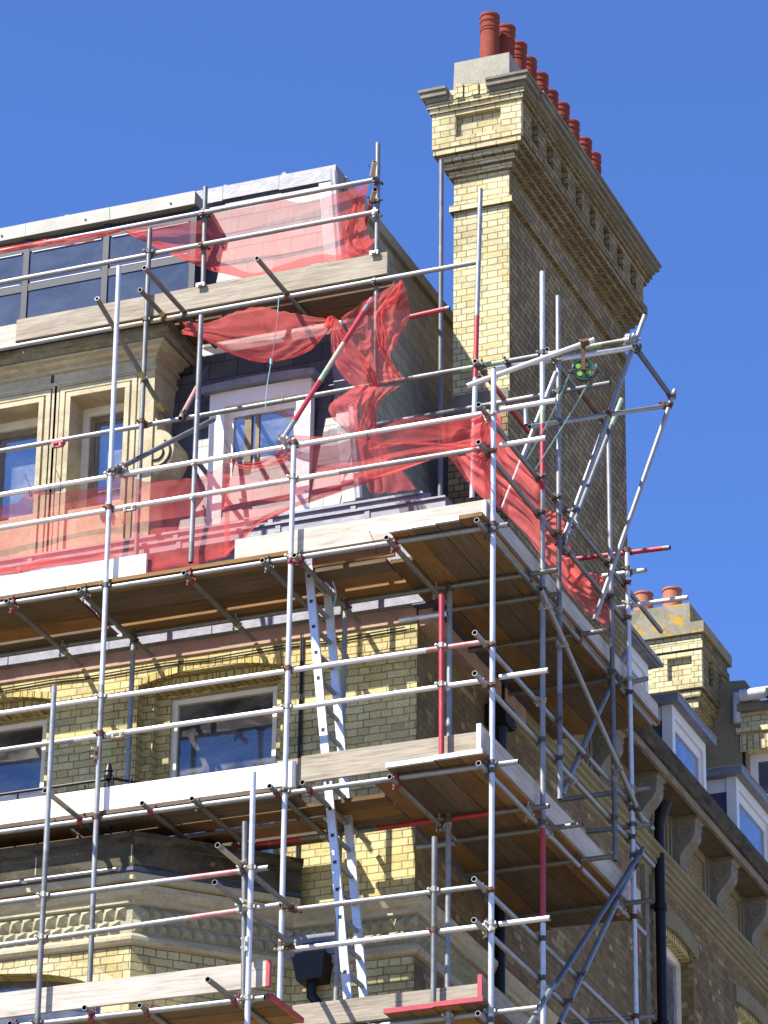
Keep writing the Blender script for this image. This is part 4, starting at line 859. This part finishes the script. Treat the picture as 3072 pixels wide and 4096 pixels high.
# side braces
tube('brace', AX('f',2163,2357,.05), AX('f',2570,3281,.05), 'galv'); tube('brace', AX('f',2503,2612,-.1), AX('f',2247,3177,-.1), 'galv')
tube('brace', AX('f',2572,3395,.06), AX('f',2208,3960,.06), [(0,'darktube')]); tube('brace', AX('f',2215,3935,.11), AX('f',2060,4200,.11), 'galv'); tube('brace', AX('f',2532,3470,.0), AX('f',2237,4096,.0), 'galv')
# hoist gantry: rakers, head frame, jib
N1 = AY('f',2579,1263,2.6); N1b = AY('f',2257,2148,2.0); tube('raker', N1, N1b+(N1b-N1)*.02, 'galv')
N2 = AY('f',2700,1560,3.0); tube('raker', N2, AX('f',2377,2480,-.02), 'galv')
tube('raker', AY('f',2486,1598,3.3), AY('f',2252,2210,2.2), [(0,'green_paint'),(.18,'dull')]); tube('raker', AY('f',2224,1490,1.7), AY('f',2010,2035,1.5), 'galv')
nn = AY('f',2541,1392,2.56); tube('gantry_tube', nn, AY('f',2685,1588,3.02), 'darktube')
a = AY('f',2662,1624,3.0); tube('gantry_tube', AY('f',2118,1707,1.45), a, 'galv')
tube('gantry_tube', AY('f',1979,1475,1.3), AY('f',2540,1390,2.52), 'shiny')
tube('gantry_tube', AY('f',2516,1359,1.40), AY('f',2545,1354,2.5) if 0 else AY('f',2541,1350,2.45), 'dull')
tube('gantry_tube', AX('f',2251,1478,-.05), AX('f',2430,1710,-.05), 'rust')
tube('transom', AX('f',1900,1444,-.6), AX('f',2120,1732,-.6), [(0,'dull'),(.12,'red_paint')])
q = AX('c5',585,298,-.02); tube('transom', q, (q.x, 2.4, q.z), 'dull')
q = AY('c5',1072,215,2.3); tube('transom', q, (q.x, 3.4, q.z), 'dull')
tube('upright', AY('f',2103,1632,1.5), AY('f',2105,1700,1.5), 'galv')
J0, J1 = AZ('f',1868,1544,18.2), AZ('f',2377,1359,18.62); tube('jib_tube', J0, J1, 'shiny')

# couplers: wherever two tubes pass within reach of each other
def coupler(pa, da, pb, db, parent, mat):
    mb = MB(); L = .024; c = (pa+pb)/2; off = pb-pa
    n = off.normalized() if off.length > 1e-3 else da.orthogonal().normalized()
    for p, d, sg in ((pa, da, -1), (pb, db, 1)):
        mb.cyl(p-d*L, p+d*L, .0305, mat, seg=10); m_ = n*sg; side = d.cross(m_)
        if side.length < .1: side = d.orthogonal()
        side.normalize()
        for sd in ((1, -1) if mat != 'rust' else (1,)):
            q = p+side*sd*.034; mb.box(q.x-.009, q.x+.009, q.y-.009, q.y+.009, q.z-.014, q.z+.014, mat)
        q = p+side*.037; bd = m_; mb.cyl(q-bd*.035, q+bd*.05, .0065, 'zinc_dark' if mat != 'zinc' else 'zinc', seg=6); mb.cyl(q+bd*.028, q+bd*.045, .0135, mat, seg=6, smooth=False)
    mb.cyl(pa, pb, .02, mat, seg=8) if off.length > .01 else None
    return mb.obj('coupler', parent)
rng = random.Random(3); cnt = 0
for i in range(len(TUBES)):
    o1, a1, b1 = TUBES[i]; d1_ = (b1-a1).normalized()
    for j in range(i+1, len(TUBES)):
        o2, a2, b2 = TUBES[j]; d2_ = (b2-a2).normalized(); cr = d1_.cross(d2_)
        if cr.length < .3: continue
        w0 = a1-a2; A, B, D_, E_ = 1, d1_.dot(d2_), d1_.dot(w0), d2_.dot(w0); den = 1-B*B
        s_, t_ = (B*E_-D_)/den, (E_-B*D_)/den; l1, l2 = (b1-a1).length, (b2-a2).length
        if s_ < -.03 or s_ > l1+.03 or t_ < -.03 or t_ > l2+.03: continue
        p1, p2 = a1+d1_*min(max(s_,.02),l1-.02), a2+d2_*min(max(t_,.02),l2-.02)
        if (p1-p2).length > .10 or p1.z < 11.5 or p1.x < -6: continue
        mat = rng.choices(['zinc','rust','red_worn','zinc_dark'], [3,3,0,6])[0]
        if o2.name.startswith('transom') and p1.y < .2: mat = rng.choice(['coupler_red','coupler_red','zinc_dark'])
        if 'guard' in o1.name+o2.name and p1.y < .1 and p1.x > -5 and p1.x < .1: mat = rng.choice(['zinc','zinc','zinc','rust'])
        coupler(p1, d1_, p2, d2_, o1, mat); cnt += 1
print('couplers', cnt, 'tubes', len(TUBES))
def sleeve(p, d, mat, par, L=.13):
    mb = MB(); p = V(p); d = V(d).normalized(); mb.cyl(p-d*L/2, p+d*L/2, .031, mat, seg=12); s_ = V((0,0,1)).cross(d)
    if s_.length < .2: s_ = V((0,-1,0))
    s_.normalize(); u_ = d.cross(s_) if abs(d.z) < .5 else V((-1,0,0))
    u_ = V((0,0,-1)) if abs(d.z) < .5 else V((-.7,-.7,0))
    for t in (-.3,.3): mb.cyl(p+d*L*t+u_*.02+V((0,-.035,0)), p+d*L*t+u_*.045+V((0,-.035,0))+u_*.0, .011, 'gutter_white', seg=6)
    mb.beam(p-d*L*.45+u_*.034, p+d*L*.45+u_*.034, .03, .02, mat); mb.obj('sleeve_coupler', par)
def byname(k): return [t for t in TUBES if t[0].name.startswith(k)]
sleeve((AY('e1',465,1045,1.14)), (1,0,0), 'red_paint', byname('ledger')[0][0]); sleeve((AY('e1',1040,1555,.05).x,.05,17.545), (1,0,0), 'zinc', byname('guard_rail')[1][0])
sleeve((AY('c6',655,598,.05).x,.05,15.30), (1,0,0), 'tan_paint', byname('guard_rail')[5][0]); sleeve(AY('c6',540,715,0), (0,0,1), 'rust', byname('standard')[0][0])
sleeve(AX('d3',912,965,0), (0,0,1), 'red_paint', byname('standard')[6][0]); sleeve(AY('c7',1265,740,-1.1), (0,0,1), 'zinc', byname('standard')[7][0])

# ================================================================== boards
def board(name, a, b, w_, h_, mat, up, label=None, cat='board', group=None, ends=None, parent=None, jit=0):
    mb = MB(); a, b = V(a), V(b); mb.beam(a, b, w_, h_, mat, V(up)); d = (b-a).normalized()
    o = mb.obj(name, parent)
    if label: tag(o, label, cat, group)
    for e, sg in ((a, -1), (b, 1)):
        if ends and ((sg < 0 and 'a' in ends) or (sg > 0 and 'b' in ends)):
            m2 = MB(); col_ = 'red_paint' if 'r' in ends else 'hoop_metal'
            m2.beam(e+d*sg*.001, e+d*sg*.004, w_+.004, h_+.004, col_, V(up)); m2.beam(e+d*sg*.003, e-d*sg*.03, w_+.005, h_+.005, col_, V(up))
            if 'r' not in ends:
                x_ = d.cross(V(up)).normalized(); u_ = x_.cross(d); lng, sh = (u_, x_) if h_ > w_ else (x_, u_); Ld = max(w_, h_)
                for k in range(9):
                    for r2 in (-1, 1):
                        q = e+d*sg*.0045+lng*((k-4)/9*Ld)+sh*r2*.009; m2.cyl(q, q+d*sg*.001, .0045, 'inner_dark', seg=6)
            k_ = m2.obj('end_band', o)
    return o
# toe boards (on edge)
def toe(x0, x1, y, z0, z1, mat, lab, ends=None, z0b=None):
    zb_ = z0 if z0b is None else z0b; h_ = z1-z0
    o = board('toe_board', (x0, y, z0+h_/2), (x1, y, zb_+h_/2), .036, h_, mat, (0,0,1), lab, 'toe board', 'toe boards edging the lifts', ends); return o
toe(-7.2, -3.38, .095, 16.82, 17.055, 'wood_new', 'sun-bleached toe board of the upper lift at the left edge')
toe(-2.50, -.045, .095, 16.82, 17.05, 'wood_bleached', 'pale toe board of the upper lift ending at the corner pole')
toe(-7.2, -1.86, .095, 14.57, 14.81, 'wood_new', 'longest sun-bleached toe board, below the railing finial')
toe(-2.05, -1.70, .14, 14.60, 14.85, 'wood_grey', 'short grey toe board end behind the ladder')
toe(-1.80, -.14, .095, 14.60, 14.845, 'wood_grey', 'tan toe board in front of the ladder, middle lift')
toe(-1.86, -.10, .095, 12.36, 12.57, 'wood_grey', 'weathered toe board crossed by ladder shadows, lowest lift')
toe(-6.5, -1.575, -1.0, 12.36, 12.58, 'wood_bleached', 'toe board with red end band on the low bay lift', 'br')
q0, q1 = AY('c1',70,800,1.28), AY('c1',1605,535,1.28)
toe(q0.x, q1.x, 1.30, 20.25, 20.485, 'wood_grey', 'grey-tan fascia board below the upper red net'); toe(-7.6, q0.x-.01, 1.32, 20.225, 20.455, 'wood_bleached', 'pale fascia board end at the left edge, roof level')
def stoe(y0, y1, z0, h_, mat, lab, ends=None): return board('toe_board', (-.085, y0, z0+h_/2), (-.085, y1, z0+h_/2), .036, h_, mat, (0,0,1), lab, 'toe board', 'toe boards edging the lifts', ends)
stoe(.02, 4.9, 16.79, .225, 'wood_bleached', 'long receding toe board under the side net', 'a'); stoe(-.10, 4.25, 14.60, .235, 'wood_bleached', 'receding toe board of the middle lift with perforated end band', 'a'); stoe(-.06, 4.6, 12.37, .225, 'wood_grey', 'receding toe board of the lowest lift with red end band', 'ar')
for x, y, z in ((AY('c1',832,680,1.26).x,1.26,20.49),(AY('c1',1552,542,1.26).x,1.26,20.49)):
    mb = MB(); mb.box(x-.045,x+.045,y-.01,y+.06,z,z+.012,'zinc'); mb.box(x-.045,x+.045,y-.02,y-.01,z-.03,z+.012,'zinc'); mb.box(x-.02,x+.02,y-.03,y-.02,z-.02,z+.0,'zinc'); tag(mb.obj('board_clip'), 'steel clip gripping the roof-level fascia board, %s' % ('by the left upright' if x < -3 else 'near its right end'), 'clip')
# deck boards
lift = {'upper': 16.83, 'middle': 14.58, 'lowest': 12.37}
desc_x = ['outermost', 'second from the outside', 'middle', 'fourth from the outside', 'innermost']
def deck_x(lv, x0, x1, ys, tag_, w_=.216, lx=None):
    z = lift[lv]
    for i, y in enumerate(ys):
        dz = .006*((i*7) % 3)
        board('scaffold_board', (x0+.03*((i*5)%3), y, z-.019+dz), (x1-.04*((i*3)%3), y, z-.019+dz), w_, .038, deckmat(), (0,0,1), '%s plank of the %s lift deck, %s' % (desc_x[i] if len(ys) == 5 else ['outer','middle','inner'][i], lv, tag_), 'board', 'deck boards')
def deck_y(lv, xs, y0, y1, tag_, ends='a'):
    z = lift[lv]; nm = ['nearest the house wall','second from the house','third from the house','fourth from the house','at the outer edge']
    nm = nm[5-len(xs):] if 0 else nm
    for i, x in enumerate(xs):
        dy = .012*((i*7) % 4); y0_ = y0 if i else (.52 if lv == 'upper' else .15); e_ = ends if not ((lv == 'upper' and i == len(xs)-1) or i == 0) else None
        board('scaffold_board', (x, y0_+dy, z-.019+.003*(i%2)), (x, y1-dy, z-.019+.003*(i%2)), .216, .038, deckmat(), (0,0,1), 'receding %s lift plank %s, seen from below' % (lv, nm[i]), 'board', 'deck boards', e_)
ys5 = [.13, .35, .575, .79, 1.07]; ys6 = [.16, .40, .65, .955, 1.25]
deck_x('upper', -4.15, -1.93, ys5, 'left of the ladder'); deck_x('upper', -7.2, -4.16, ys5, 'at the left edge'); deck_x('upper', -1.92, -1.185, [.57, .79, 1.07], 'behind the ladder head')
deck_x('middle', -4.15, -1.93, ys6, 'left of the ladder'); deck_x('middle', -7.2, -4.16, ys6, 'at the left edge'); deck_x('middle', -1.92, -1.185, [.62, .85, 1.08], 'behind the ladder')
deck_x('lowest', -1.86, -1.18, [.25,.5,.75,1.0,1.2], 'behind the black hopper')
deck_y('upper', [-1.06,-.83,-.605,-.38,-.155], -.13, 4.9, ''); deck_y('middle', [-1.05,-.82,-.595,-.37,-.145], -.15, 4.2, ''); deck_y('lowest', [-1.04,-.81,-.585,-.36,-.135], -.15, 4.6, '', 'ar')
for i, y in enumerate((-.83,-.60,-.37)): board('scaffold_board', (-6.5, y, 12.30), (-1.58, y, 12.30), .216, .038, deckmat(), (0,0,1), '%s plank of the low deck before the bay' % ['outer','middle','inner'][i], 'board', 'deck boards', 'br')
for i, y in enumerate((1.42, 1.67, 1.92)): board('scaffold_board', (-7.6, y, 20.285), (-1.58, y, 20.285), .216, .038, deckmat(), (0,0,1), '%s plank of the roof-level deck under the glazed screens' % ['outer','middle','inner'][i], 'board', 'deck boards')

mb = MB(); mb.box(-1.92, -1.12, .50, .53, 16.86, 17.06, 'wood_deck_orange'); tag(mb.obj('wood_offcut'), 'orange wood offcut on edge above the ladder gap, behind the pale toe board', 'board')

# ================================================================== ladder
lad = thing('ladder', 'aluminium ladder leaning up through the deck gap beside the brick wall', 'ladder', (-1.2, .64, 10.2))
T0, B0 = V((-1.932,.45,16.87)), V((-1.20,.45,10.2)); T1, B1 = V((-1.932,.83,17.06)), V((-1.20,.83,10.2))
for a, b in ((T0, B0), (T1, B1)):
    mb = MB(); mb.beam(a, b, .075, .03, 'hoop_metal', V((0,1,0))); mb.obj('stile', lad)
d_ = (B0-T0).normalized(); n = int((B0-T0).length/.255)
for k in range(n):
    p = T0+d_*(.12+k*.255); mb = MB()
    x_, u_ = V((1,0,0)), V((0,0,1))
    mb.beam(p+V((0,-.02,0)), V((p.x, .83, p.z)), .032, .032, 'galv', u_)
    mb.beam(p+V((0,-.0225,0)), p+V((0,-.0202,0)), .024, .024, 'inner_dark', u_)
    mb.obj('rung', lad)

# ================================================================== red debris nets
def cr(p, t):   # Catmull-Rom through points
    n = len(p)-1; x = t*n; i = min(int(x), n-1); f = x-i
    a, b, c, d = p[max(i-1,0)], p[i], p[i+1], p[min(i+2,n)]
    return (b*2+(c-a)*f+(a*2-b*5+c*4-d)*f*f+(b*3-a-c*3+d)*f*f*f)*.5
def net(label, rows, nu=90, nv=28, folds=(), amp=.02, seed=1, nrm=V((0,-1,0)), ragged=.0, parent=None, hem=0):
    """rows: polylines of 3D points, first edge to last edge; folds: (freq across v, amplitude, phase drift)"""
    from mathutils import noise
    if hem:
        b_ = rows[-1]; rows = rows[:-1]+[b_, [p+V((0,.03,hem*(.5+.7*abs(math.sin(k*1.9+seed))))) for k, p in enumerate(b_)]]
    G = []
    for i in range(nu+1):
        u = i/nu; colp = [cr(r, u) for r in rows]; line = []
        for j in range(nv+1):
            v = j/nv; p = cr(colp, v) if len(colp) > 2 else colp[0].lerp(colp[1], v)
            wdt = (colp[-1]-colp[0]).length
            e = math.sin(math.pi*min(max(v,.02),.98))**.5
            dsp = noise.noise(V((u*4+seed*3.1, v*2.0, seed)))*amp*1.6
            for fr, am, dr in folds: dsp += am*math.sin(2*math.pi*(fr*v+dr*u+1.3*noise.noise(V((u*3, v*3, seed+fr)))))
            q = p+nrm*(dsp*e)
            if ragged and j in (0, nv): q = q+V((0,0,1))*ragged*noise.noise(V((u*25, j, seed*2.0)))
            # sideways slip makes cloth double over itself
            sl = 0
            for fr, am, dr in folds: sl += am*.8*math.cos(2*math.pi*(fr*v+dr*u))
            if wdt > 1e-4: q = q+(colp[-1]-colp[0]).normalized()*sl*e
            line.append(q)
        G.append(line)
    mb = MB(); vs = [p for l in G for p in l]; W = nv+1
    mb.v = vs; mb.mats = ['net_red']; 
    ulen = sum((rows[0][k+1]-rows[0][k]).length for k in range(len(rows[0])-1)) or 1
    for i in range(nu):
        for j in range(nv):
            mb.f.append([i*W+j, (i+1)*W+j, (i+1)*W+j+1, i*W+j+1]); mb.m.append(0); mb.sm.append(True)
            mb.uv += [(i/nu*ulen, j/nv), ((i+1)/nu*ulen, j/nv), ((i+1)/nu*ulen, (j+1)/nv), (i/nu*ulen, (j+1)/nv)]
    o = mb.obj('debris_net', parent)
    if parent is None: tag(o, label, 'net', 'red debris nets')
    return o
def R(c, pts, y, axis='y'):
    if isinstance(y, (int, float)): y = [y]*len(pts)
    return [(AY if axis == 'y' else AX)(c, p[0], p[1], yy) for p, yy in zip(pts, y)]
# upper net before the slates
net('smooth red net stretched before the sunlit slates, topmost', [R('c1',[(500,432),(680,412),(840,392),(890,366),(1040,340),(1180,312),(1250,322),(1400,282),(1530,243)],1.39),
     R('c1',[(510,436),(690,470),(840,490),(900,490),(1040,480),(1180,460),(1260,440),(1400,430),(1510,380)],[1.39,1.42,1.44,1.46,1.48,1.48,1.48,1.44,1.4]),
     R('c1',[(520,445),(690,532),(840,590),(920,612),(1040,632),(1150,620),(1300,572),(1440,556),(1548,490)],1.40)], 110, 30, [(2,.006,.8),(6,.0025,-1.5)], .015, 2, hem=.10, ragged=.012)
net('thin twisted strip of red net along the upper rail, far left', [R('c1',[(-60,520),(150,480),(300,462),(500,432)],1.25), R('c1',[(-60,545),(120,512),(300,496),(500,440)],1.27)], 60, 12, [(2,.02,2.2)], .02, 3)
net('folds of red net bunched at the right end upright, roof level', [R('c1',[(1528,243),(1515,330),(1500,440),(1535,500),(1548,545)],1.42), R('c1',[(1470,300),(1430,400),(1420,470),(1440,530),(1500,548)],1.38)], 50, 20, [(3,.02,.5)], .02, 4)
# net gathered to the knot below the roof lift
net('red net gathered to a knot below the roof-level boards', [R('e2',[(45,308),(200,318),(360,262),(545,212),(700,238),(860,266),(1030,296)],1.22),
     R('e2',[(60,340),(220,370),(400,400),(600,400),(760,390),(900,360),(1032,312)],[1.22,1.18,1.14,1.12,1.15,1.18,1.20]),
     R('e2',[(40,385),(190,425),(380,520),(560,565),(740,550),(900,490),(1030,352)],1.20)], 110, 36, [(5,.009,1.3),(11,.004,-.7)], .03, 5, ragged=.02, hem=.05)
kp = AY('e2',1035,318,1.17)
mb = MB(); 
for k in range(9):
    a = k*.7; mb.cyl(kp+V((.045*math.cos(a)-.02,-.02*math.sin(a*1.7),.05*math.sin(a))), kp+V((.035*math.cos(a+1.8)+.02,-.03,.055*math.sin(a+1.5))), .016, 'net_red', .022, seg=8)
tag(mb.obj('net_knot'), 'tight knot of red net left of the slanting striped tube', 'knot')
# hanging swathe from the knot
net('thick swathe of red net hanging from the knot', [R('e2',[(1035,290),(1035,420),(1045,530),(1080,620),(1150,710),(1230,760)],1.15), R('e2',[(1055,290),(1090,390),(1130,480),(1200,570),(1270,650),(1310,745)],1.10), R('e2',[(1075,290),(1150,400),(1220,500),(1290,580),(1330,660),(1350,745)],1.15)], 90, 44, [(6,.015,.6),(13,.006,-1.1)], .03, 6)
net('broad red net slung from the striped tube head', [R('e2',[(1095,285),(1190,220),(1300,150),(1400,90),(1510,38)],[1.18,1.18,1.20,1.20,1.25]), R('e2',[(1150,360),(1230,350),(1330,330),(1450,290),(1572,275)],[1.18,1.22,1.25,1.25,1.30]), R('e2',[(1230,520),(1290,520),(1350,520),(1400,530),(1440,545)],1.25), R('e2',[(1290,730),(1340,735),(1400,720),(1460,700),(1530,690)],1.22)], 90, 70, [(3,.02,1.2),(8,.010,.5)], .05, 7)
net('loose red fold beside the roof-level upright', [R('e2',[(1500,38),(1440,110),(1350,230),(1330,330),(1360,480),(1440,640)],[1.20,1.15,1.10,1.10,1.10,1.15]), R('e2',[(1515,60),(1480,150),(1400,260),(1420,400),(1400,520),(1500,680)],[1.20,1.15,1.12,1.12,1.15,1.20])], 80, 26, [(3,.025,.8)], .03, 8)
net('ragged tongue of red net below the middle ledger', [R('e2',[(1200,735),(1120,790),(1035,850),(1030,925),(1140,1045)],[1.18,1.15,1.15,1.15,1.15]), R('e2',[(1340,740),(1300,800),(1230,870),(1215,940),(1225,1045)],.9)], 60, 30, [(2,.012,.6)], .03, 9, ragged=.02)
net('rope-like twist of red net passing the inner ledger', [R('e2',[(1225,765),(1235,860),(1225,960),(1215,1100),(1250,1300),(1290,1440)],[1.15,1.10,1.10,1.00,0.95,0.95]), R('e2',[(1330,750),(1300,850),(1290,960),(1300,1080),(1330,1260),(1350,1450)],[1.12,1.06,1.06,0.95,0.90,0.90]), R('e2',[(1495,735),(1370,830),(1345,960),(1350,1060),(1480,1260),(1600,1420)],[1.15,1.10,1.10,1.00,0.95,0.95])], 90, 44, [(5,.013,.4),(11,.006,1.1)], .03, 10)
# long net along the upper lift rails
net('long red net behind the front rails, before the stone windows', [R('c3',[(-60,815),(90,770),(190,702),(320,712),(500,690),(640,668),(740,612),(900,642),(1050,630),(1170,622),(1280,580),(1385,502)],.10),
     R('c3',[(-60,1000),(90,980),(190,950),(320,930),(500,900),(640,880),(740,860),(900,860),(1050,850),(1170,840),(1280,820),(1385,780)],.17),
     R('c3',[(-60,1205),(90,1190),(190,1170),(320,1150),(500,1130),(640,1130),(740,1150),(900,1180),(1050,1150),(1170,1130),(1280,1100),(1385,1075)],.14)], 150, 36, [(2,.007,1.6),(7,.0025,-2)], .022, 11, ragged=.015, hem=.08)
net('drooping red fold before the white dormer window', [R('c4',[(30,640),(120,670),(220,655),(320,610),(380,540),(410,515),(560,522),(700,508)],.09), R('c4',[(40,690),(120,720),(240,710),(360,680),(400,650),(520,600),(620,560),(700,520)],.07)], 80, 26, [(3,.015,1.0)], .02, 12)
net('streaming red net from the second pole to the corner pole', [R('c4',[(0,700),(200,700),(390,640),(520,600),(700,560),(860,500),(1050,420),(1250,402),(1400,412),(1640,368)],[.09]*10),
     R('c4',[(0,880),(200,850),(390,790),(520,740),(700,680),(860,620),(1050,580),(1250,560),(1400,550),(1600,480)],[.16]*10),
     R('c4',[(0,1230),(100,1150),(220,1040),(400,945),(600,880),(860,790),(1050,722),(1250,655),(1400,620),(1570,598)],[.13]*10)], 150, 44, [(3,.010,1.4),(9,.004,-1.2)], .03, 13, ragged=.015, hem=.06)
net('red strand pulled tight to the mid rail by the corner pole', [R('c4',[(900,560),(1050,545),(1200,550),(1400,575),(1570,585)],.05), R('c4',[(950,590),(1080,570),(1250,580),(1420,600),(1570,602)],.05)], 50, 12, [(2,.012,1.0)], .01, 14)
# side net
net('orange-red net sagging down the side rails', [R('c5',[(120,705),(280,682),(345,850),(450,965),(528,1060),(570,1245),(690,1320),(722,1540),(800,1625),(905,1662),(960,1700)],[-.12]*11,'x'),
     R('c5',[(130,900),(230,930),(310,1060),(420,1140),(520,1250),(570,1400),(670,1480),(730,1640),(840,1720),(900,1770),(960,1830)],[-.16]*11,'x'),
     R('c5',[(40,950),(110,1080),(200,1170),(330,1290),(440,1400),(530,1510),(640,1660),(720,1760),(800,1850),(880,1925),(960,1985)],[-.12]*11,'x')], 140, 50, [(5,.02,3.5),(9,.008,5)], .05, 15, nrm=V((1,0,0)))
net('dangling red net loop inside the corner pole', [R('c5',[(-60,715),(60,700),(180,700),(270,690)],[.2,.15,.1,.05]), R('c5',[(-30,930),(60,940),(180,900),(262,880)],[.3,.2,.12,.06]), R('c5',[(10,950),(90,1080),(190,1190),(262,1210)],[.35,.25,.15,.08])], 50, 30, [(2,.02,1.0)], .04, 16)

# ================================================================== hoist wheel, ropes, twine, cable ties
wc = AZ('f',2336,1477,18.25); whl = thing('gin_wheel', 'green spoked gin wheel in a rusty hanger below the jib tube', 'pulley', wc)
J = J0+(J1-J0)*.94; hang = V((J.x-.02, J.y, J.z))
wd = V((1,.1,0)).normalized(); ax = V((.35,-.93,0)).normalized(); sx_ = ax.cross(V((0,0,1))).normalized()
wc = V((hang.x-.015, hang.y, hang.z-.27)); 
mb = MB(); seg = 28; prof = [(.085,-.016),(.108,-.02),(.098,-.006),(.098,.006),(.108,.02),(.085,.016),(.085,-.016)]
for k in range(seg):
    t0, t1 = k*2*math.pi/seg, (k+1)*2*math.pi/seg
    for (r0, o0), (r1, o1) in zip(prof, prof[1:]):
        f_ = lambda r, o, t: wc+sx_*r*math.cos(t)+V((0,0,1))*r*math.sin(t)+ax*o
        mb.face([f_(r0,o0,t0), f_(r0,o0,t1), f_(r1,o1,t1), f_(r1,o1,t0)], 'wheel_green', smooth=True)
mb.cyl(wc-ax*.01, wc+ax*.01, .09, 'wheel_green', seg=24); mb.cyl(wc-ax*.03, wc+ax*.03, .018, 'rust')
for k in range(4):
    t = k*math.pi/2+.6; c_ = wc+sx_*.055*math.cos(t)+V((0,0,1))*.055*math.sin(t); mb.cyl(c_+ax*.0105, c_+ax*.013, .024, 'wheel_lime', seg=12)
mb.obj('wheel', whl)
mb = MB(); mb.beam(wc+ax*.035+V((0,0,-.02)), wc+ax*.035+V((0,0,.17)), .035, .006, 'rust', ax); mb.beam(wc-ax*.035+V((0,0,-.02)), wc-ax*.035+V((0,0,.17)), .035, .006, 'rust', ax)
mb.cyl(wc+V((0,0,.15))-ax*.04, wc+V((0,0,.15))+ax*.04, .012, 'rust'); mb.path([wc+V((0,0,.15)), wc+V((.01,0,.20)), hang+V((0,0,-.03))], .012, 'rust')
mb.cyl(hang-(J1-J0).normalized()*.04, hang+(J1-J0).normalized()*.04, .036, 'rust', seg=10); mb.cyl(hang-(J1-J0).normalized()*.035+V((0,0,.0)), hang-(J1-J0).normalized()*.02, .05, 'rust', seg=8)
pts = [wc+sx_*.14*math.cos(t)+V((0,0,-.02))-V((0,0,1))*.0+ax*.05*math.sin(t) for t in [k*2*math.pi/20 for k in range(21)]]; mb.path(pts, .006, 'rust')
pts = [wc+sx_*.125*math.cos(t)+V((0,0,1))*.125*math.sin(t)+ax*.0 for t in [math.pi+k*math.pi/14 for k in range(15)]]; mb.path(pts, .005, 'rust')
mb.obj('hanger', whl)
def rope(pts, r, mat, twist=26):
    mb = MB(); P_ = [V(p) for p in pts]; n = 70; pl = [cr(P_, k/n) for k in range(n+1)]
    for s3 in range(3):
        q = []
        for k, p in enumerate(pl):
            a = k/n*twist*2*math.pi/3+s3*2*math.pi/3; q.append(p+V((math.cos(a), math.sin(a), 0))*r*.5)
        mb.path(q, r*.62, mat, 6)
    return mb
L0 = AY('c5',465,962,wc.y+.55); L1 = AY('c5',515,1022,wc.y+.45); lt = wc-sx_*.105; rt_ = wc+sx_*.105
top = [wc+sx_*.103*math.cos(t)+V((0,0,1))*.103*math.sin(t) for t in [math.pi-k*math.pi/6 for k in range(7)]]
if (AY('c5',720,430,0)-lt).length < 0: pass
a, b = (lt, rt_) if lt.dot(_r) < rt_.dot(_r) else (rt_, lt)
top = top if top[0].dot(_r) < top[-1].dot(_r) else top[::-1]
rp = rope([L0, L0.lerp(a,.5)+V((.02,0,-.01)), a]+top[1:-1]+[b, b.lerp(L1,.4)+V((0,0,-.03)), L1], .0085, 'rope_teal', 120); tag(rp.obj('hoist_rope'), 'twisted teal rope looped over the gin wheel', 'rope')
t0_, t1_ = AY('e2',690,145,1.22), AY('e2',600,888,1.18); mid = AY('e2',638,575,1.2)
mb = rope([t0_, t0_.lerp(mid,.5)+V((.01,0,0)), mid, mid.lerp(t1_,.5)+V((-.01,0,0)), t1_], .005, 'blue_twine', 60); mb.cyl(mid+V((0,0,.03)), mid-V((0,0,.03)), .014, 'blue_twine', seg=6); tag(mb.obj('blue_twine'), 'pale blue twine hanging from the roof-level ledger before the dormer', 'twine')
q0, q1 = AY('e3',425,600,.35), AY('e3',430,790,.38); mb = rope([q0, q0.lerp(q1,.5)+V((.03,0,0)), q1], .006, 'blue_twine', 30)
for k in range(3): mb.path([(T1.x-.05+.03*k, .78, 16.75+.02*k), (T1.x+.06, .80, 16.72+.02*k)], .006, 'blue_twine')
tag(mb.obj('blue_twine'), 'blue lashing dangling from the ladder head', 'twine')
for i, (c, p, y) in enumerate((('c3',(150,600),.02),('c3',(335,565),.02),('c3',(1358,395),.02),('c4',(825,405),.02),('c4',(868,1090),.02),('c1',(1527,162),1.26))):
    q = AY(c, *p, y); mb = MB(); q2 = q+V((.055,.02,-.17)); mb.path([q, q.lerp(q2,.6)+V((.01,0,0)), q2], .0032, 'cable_black')
    for k in range(8): a = k*math.pi/4; 
    mb.path([q2+V((0,.03*math.sin(k*math.pi/4)+.01,.03*math.cos(k*math.pi/4)-.02)) for k in range(9)], .0035, 'cable_black')
    tag(mb.obj('cable_tie'), ['black cable tie on the top rail at the left edge','black cable tie on the top rail before the stone windows','black cable tie on the rail before the white dormer','black cable tie on the rail at the hanging net','black cable tie on the ledger below the pale toe board','black cable tie at the roof-level right end'][i], 'cable tie')
print('objects', len(scene.objects))
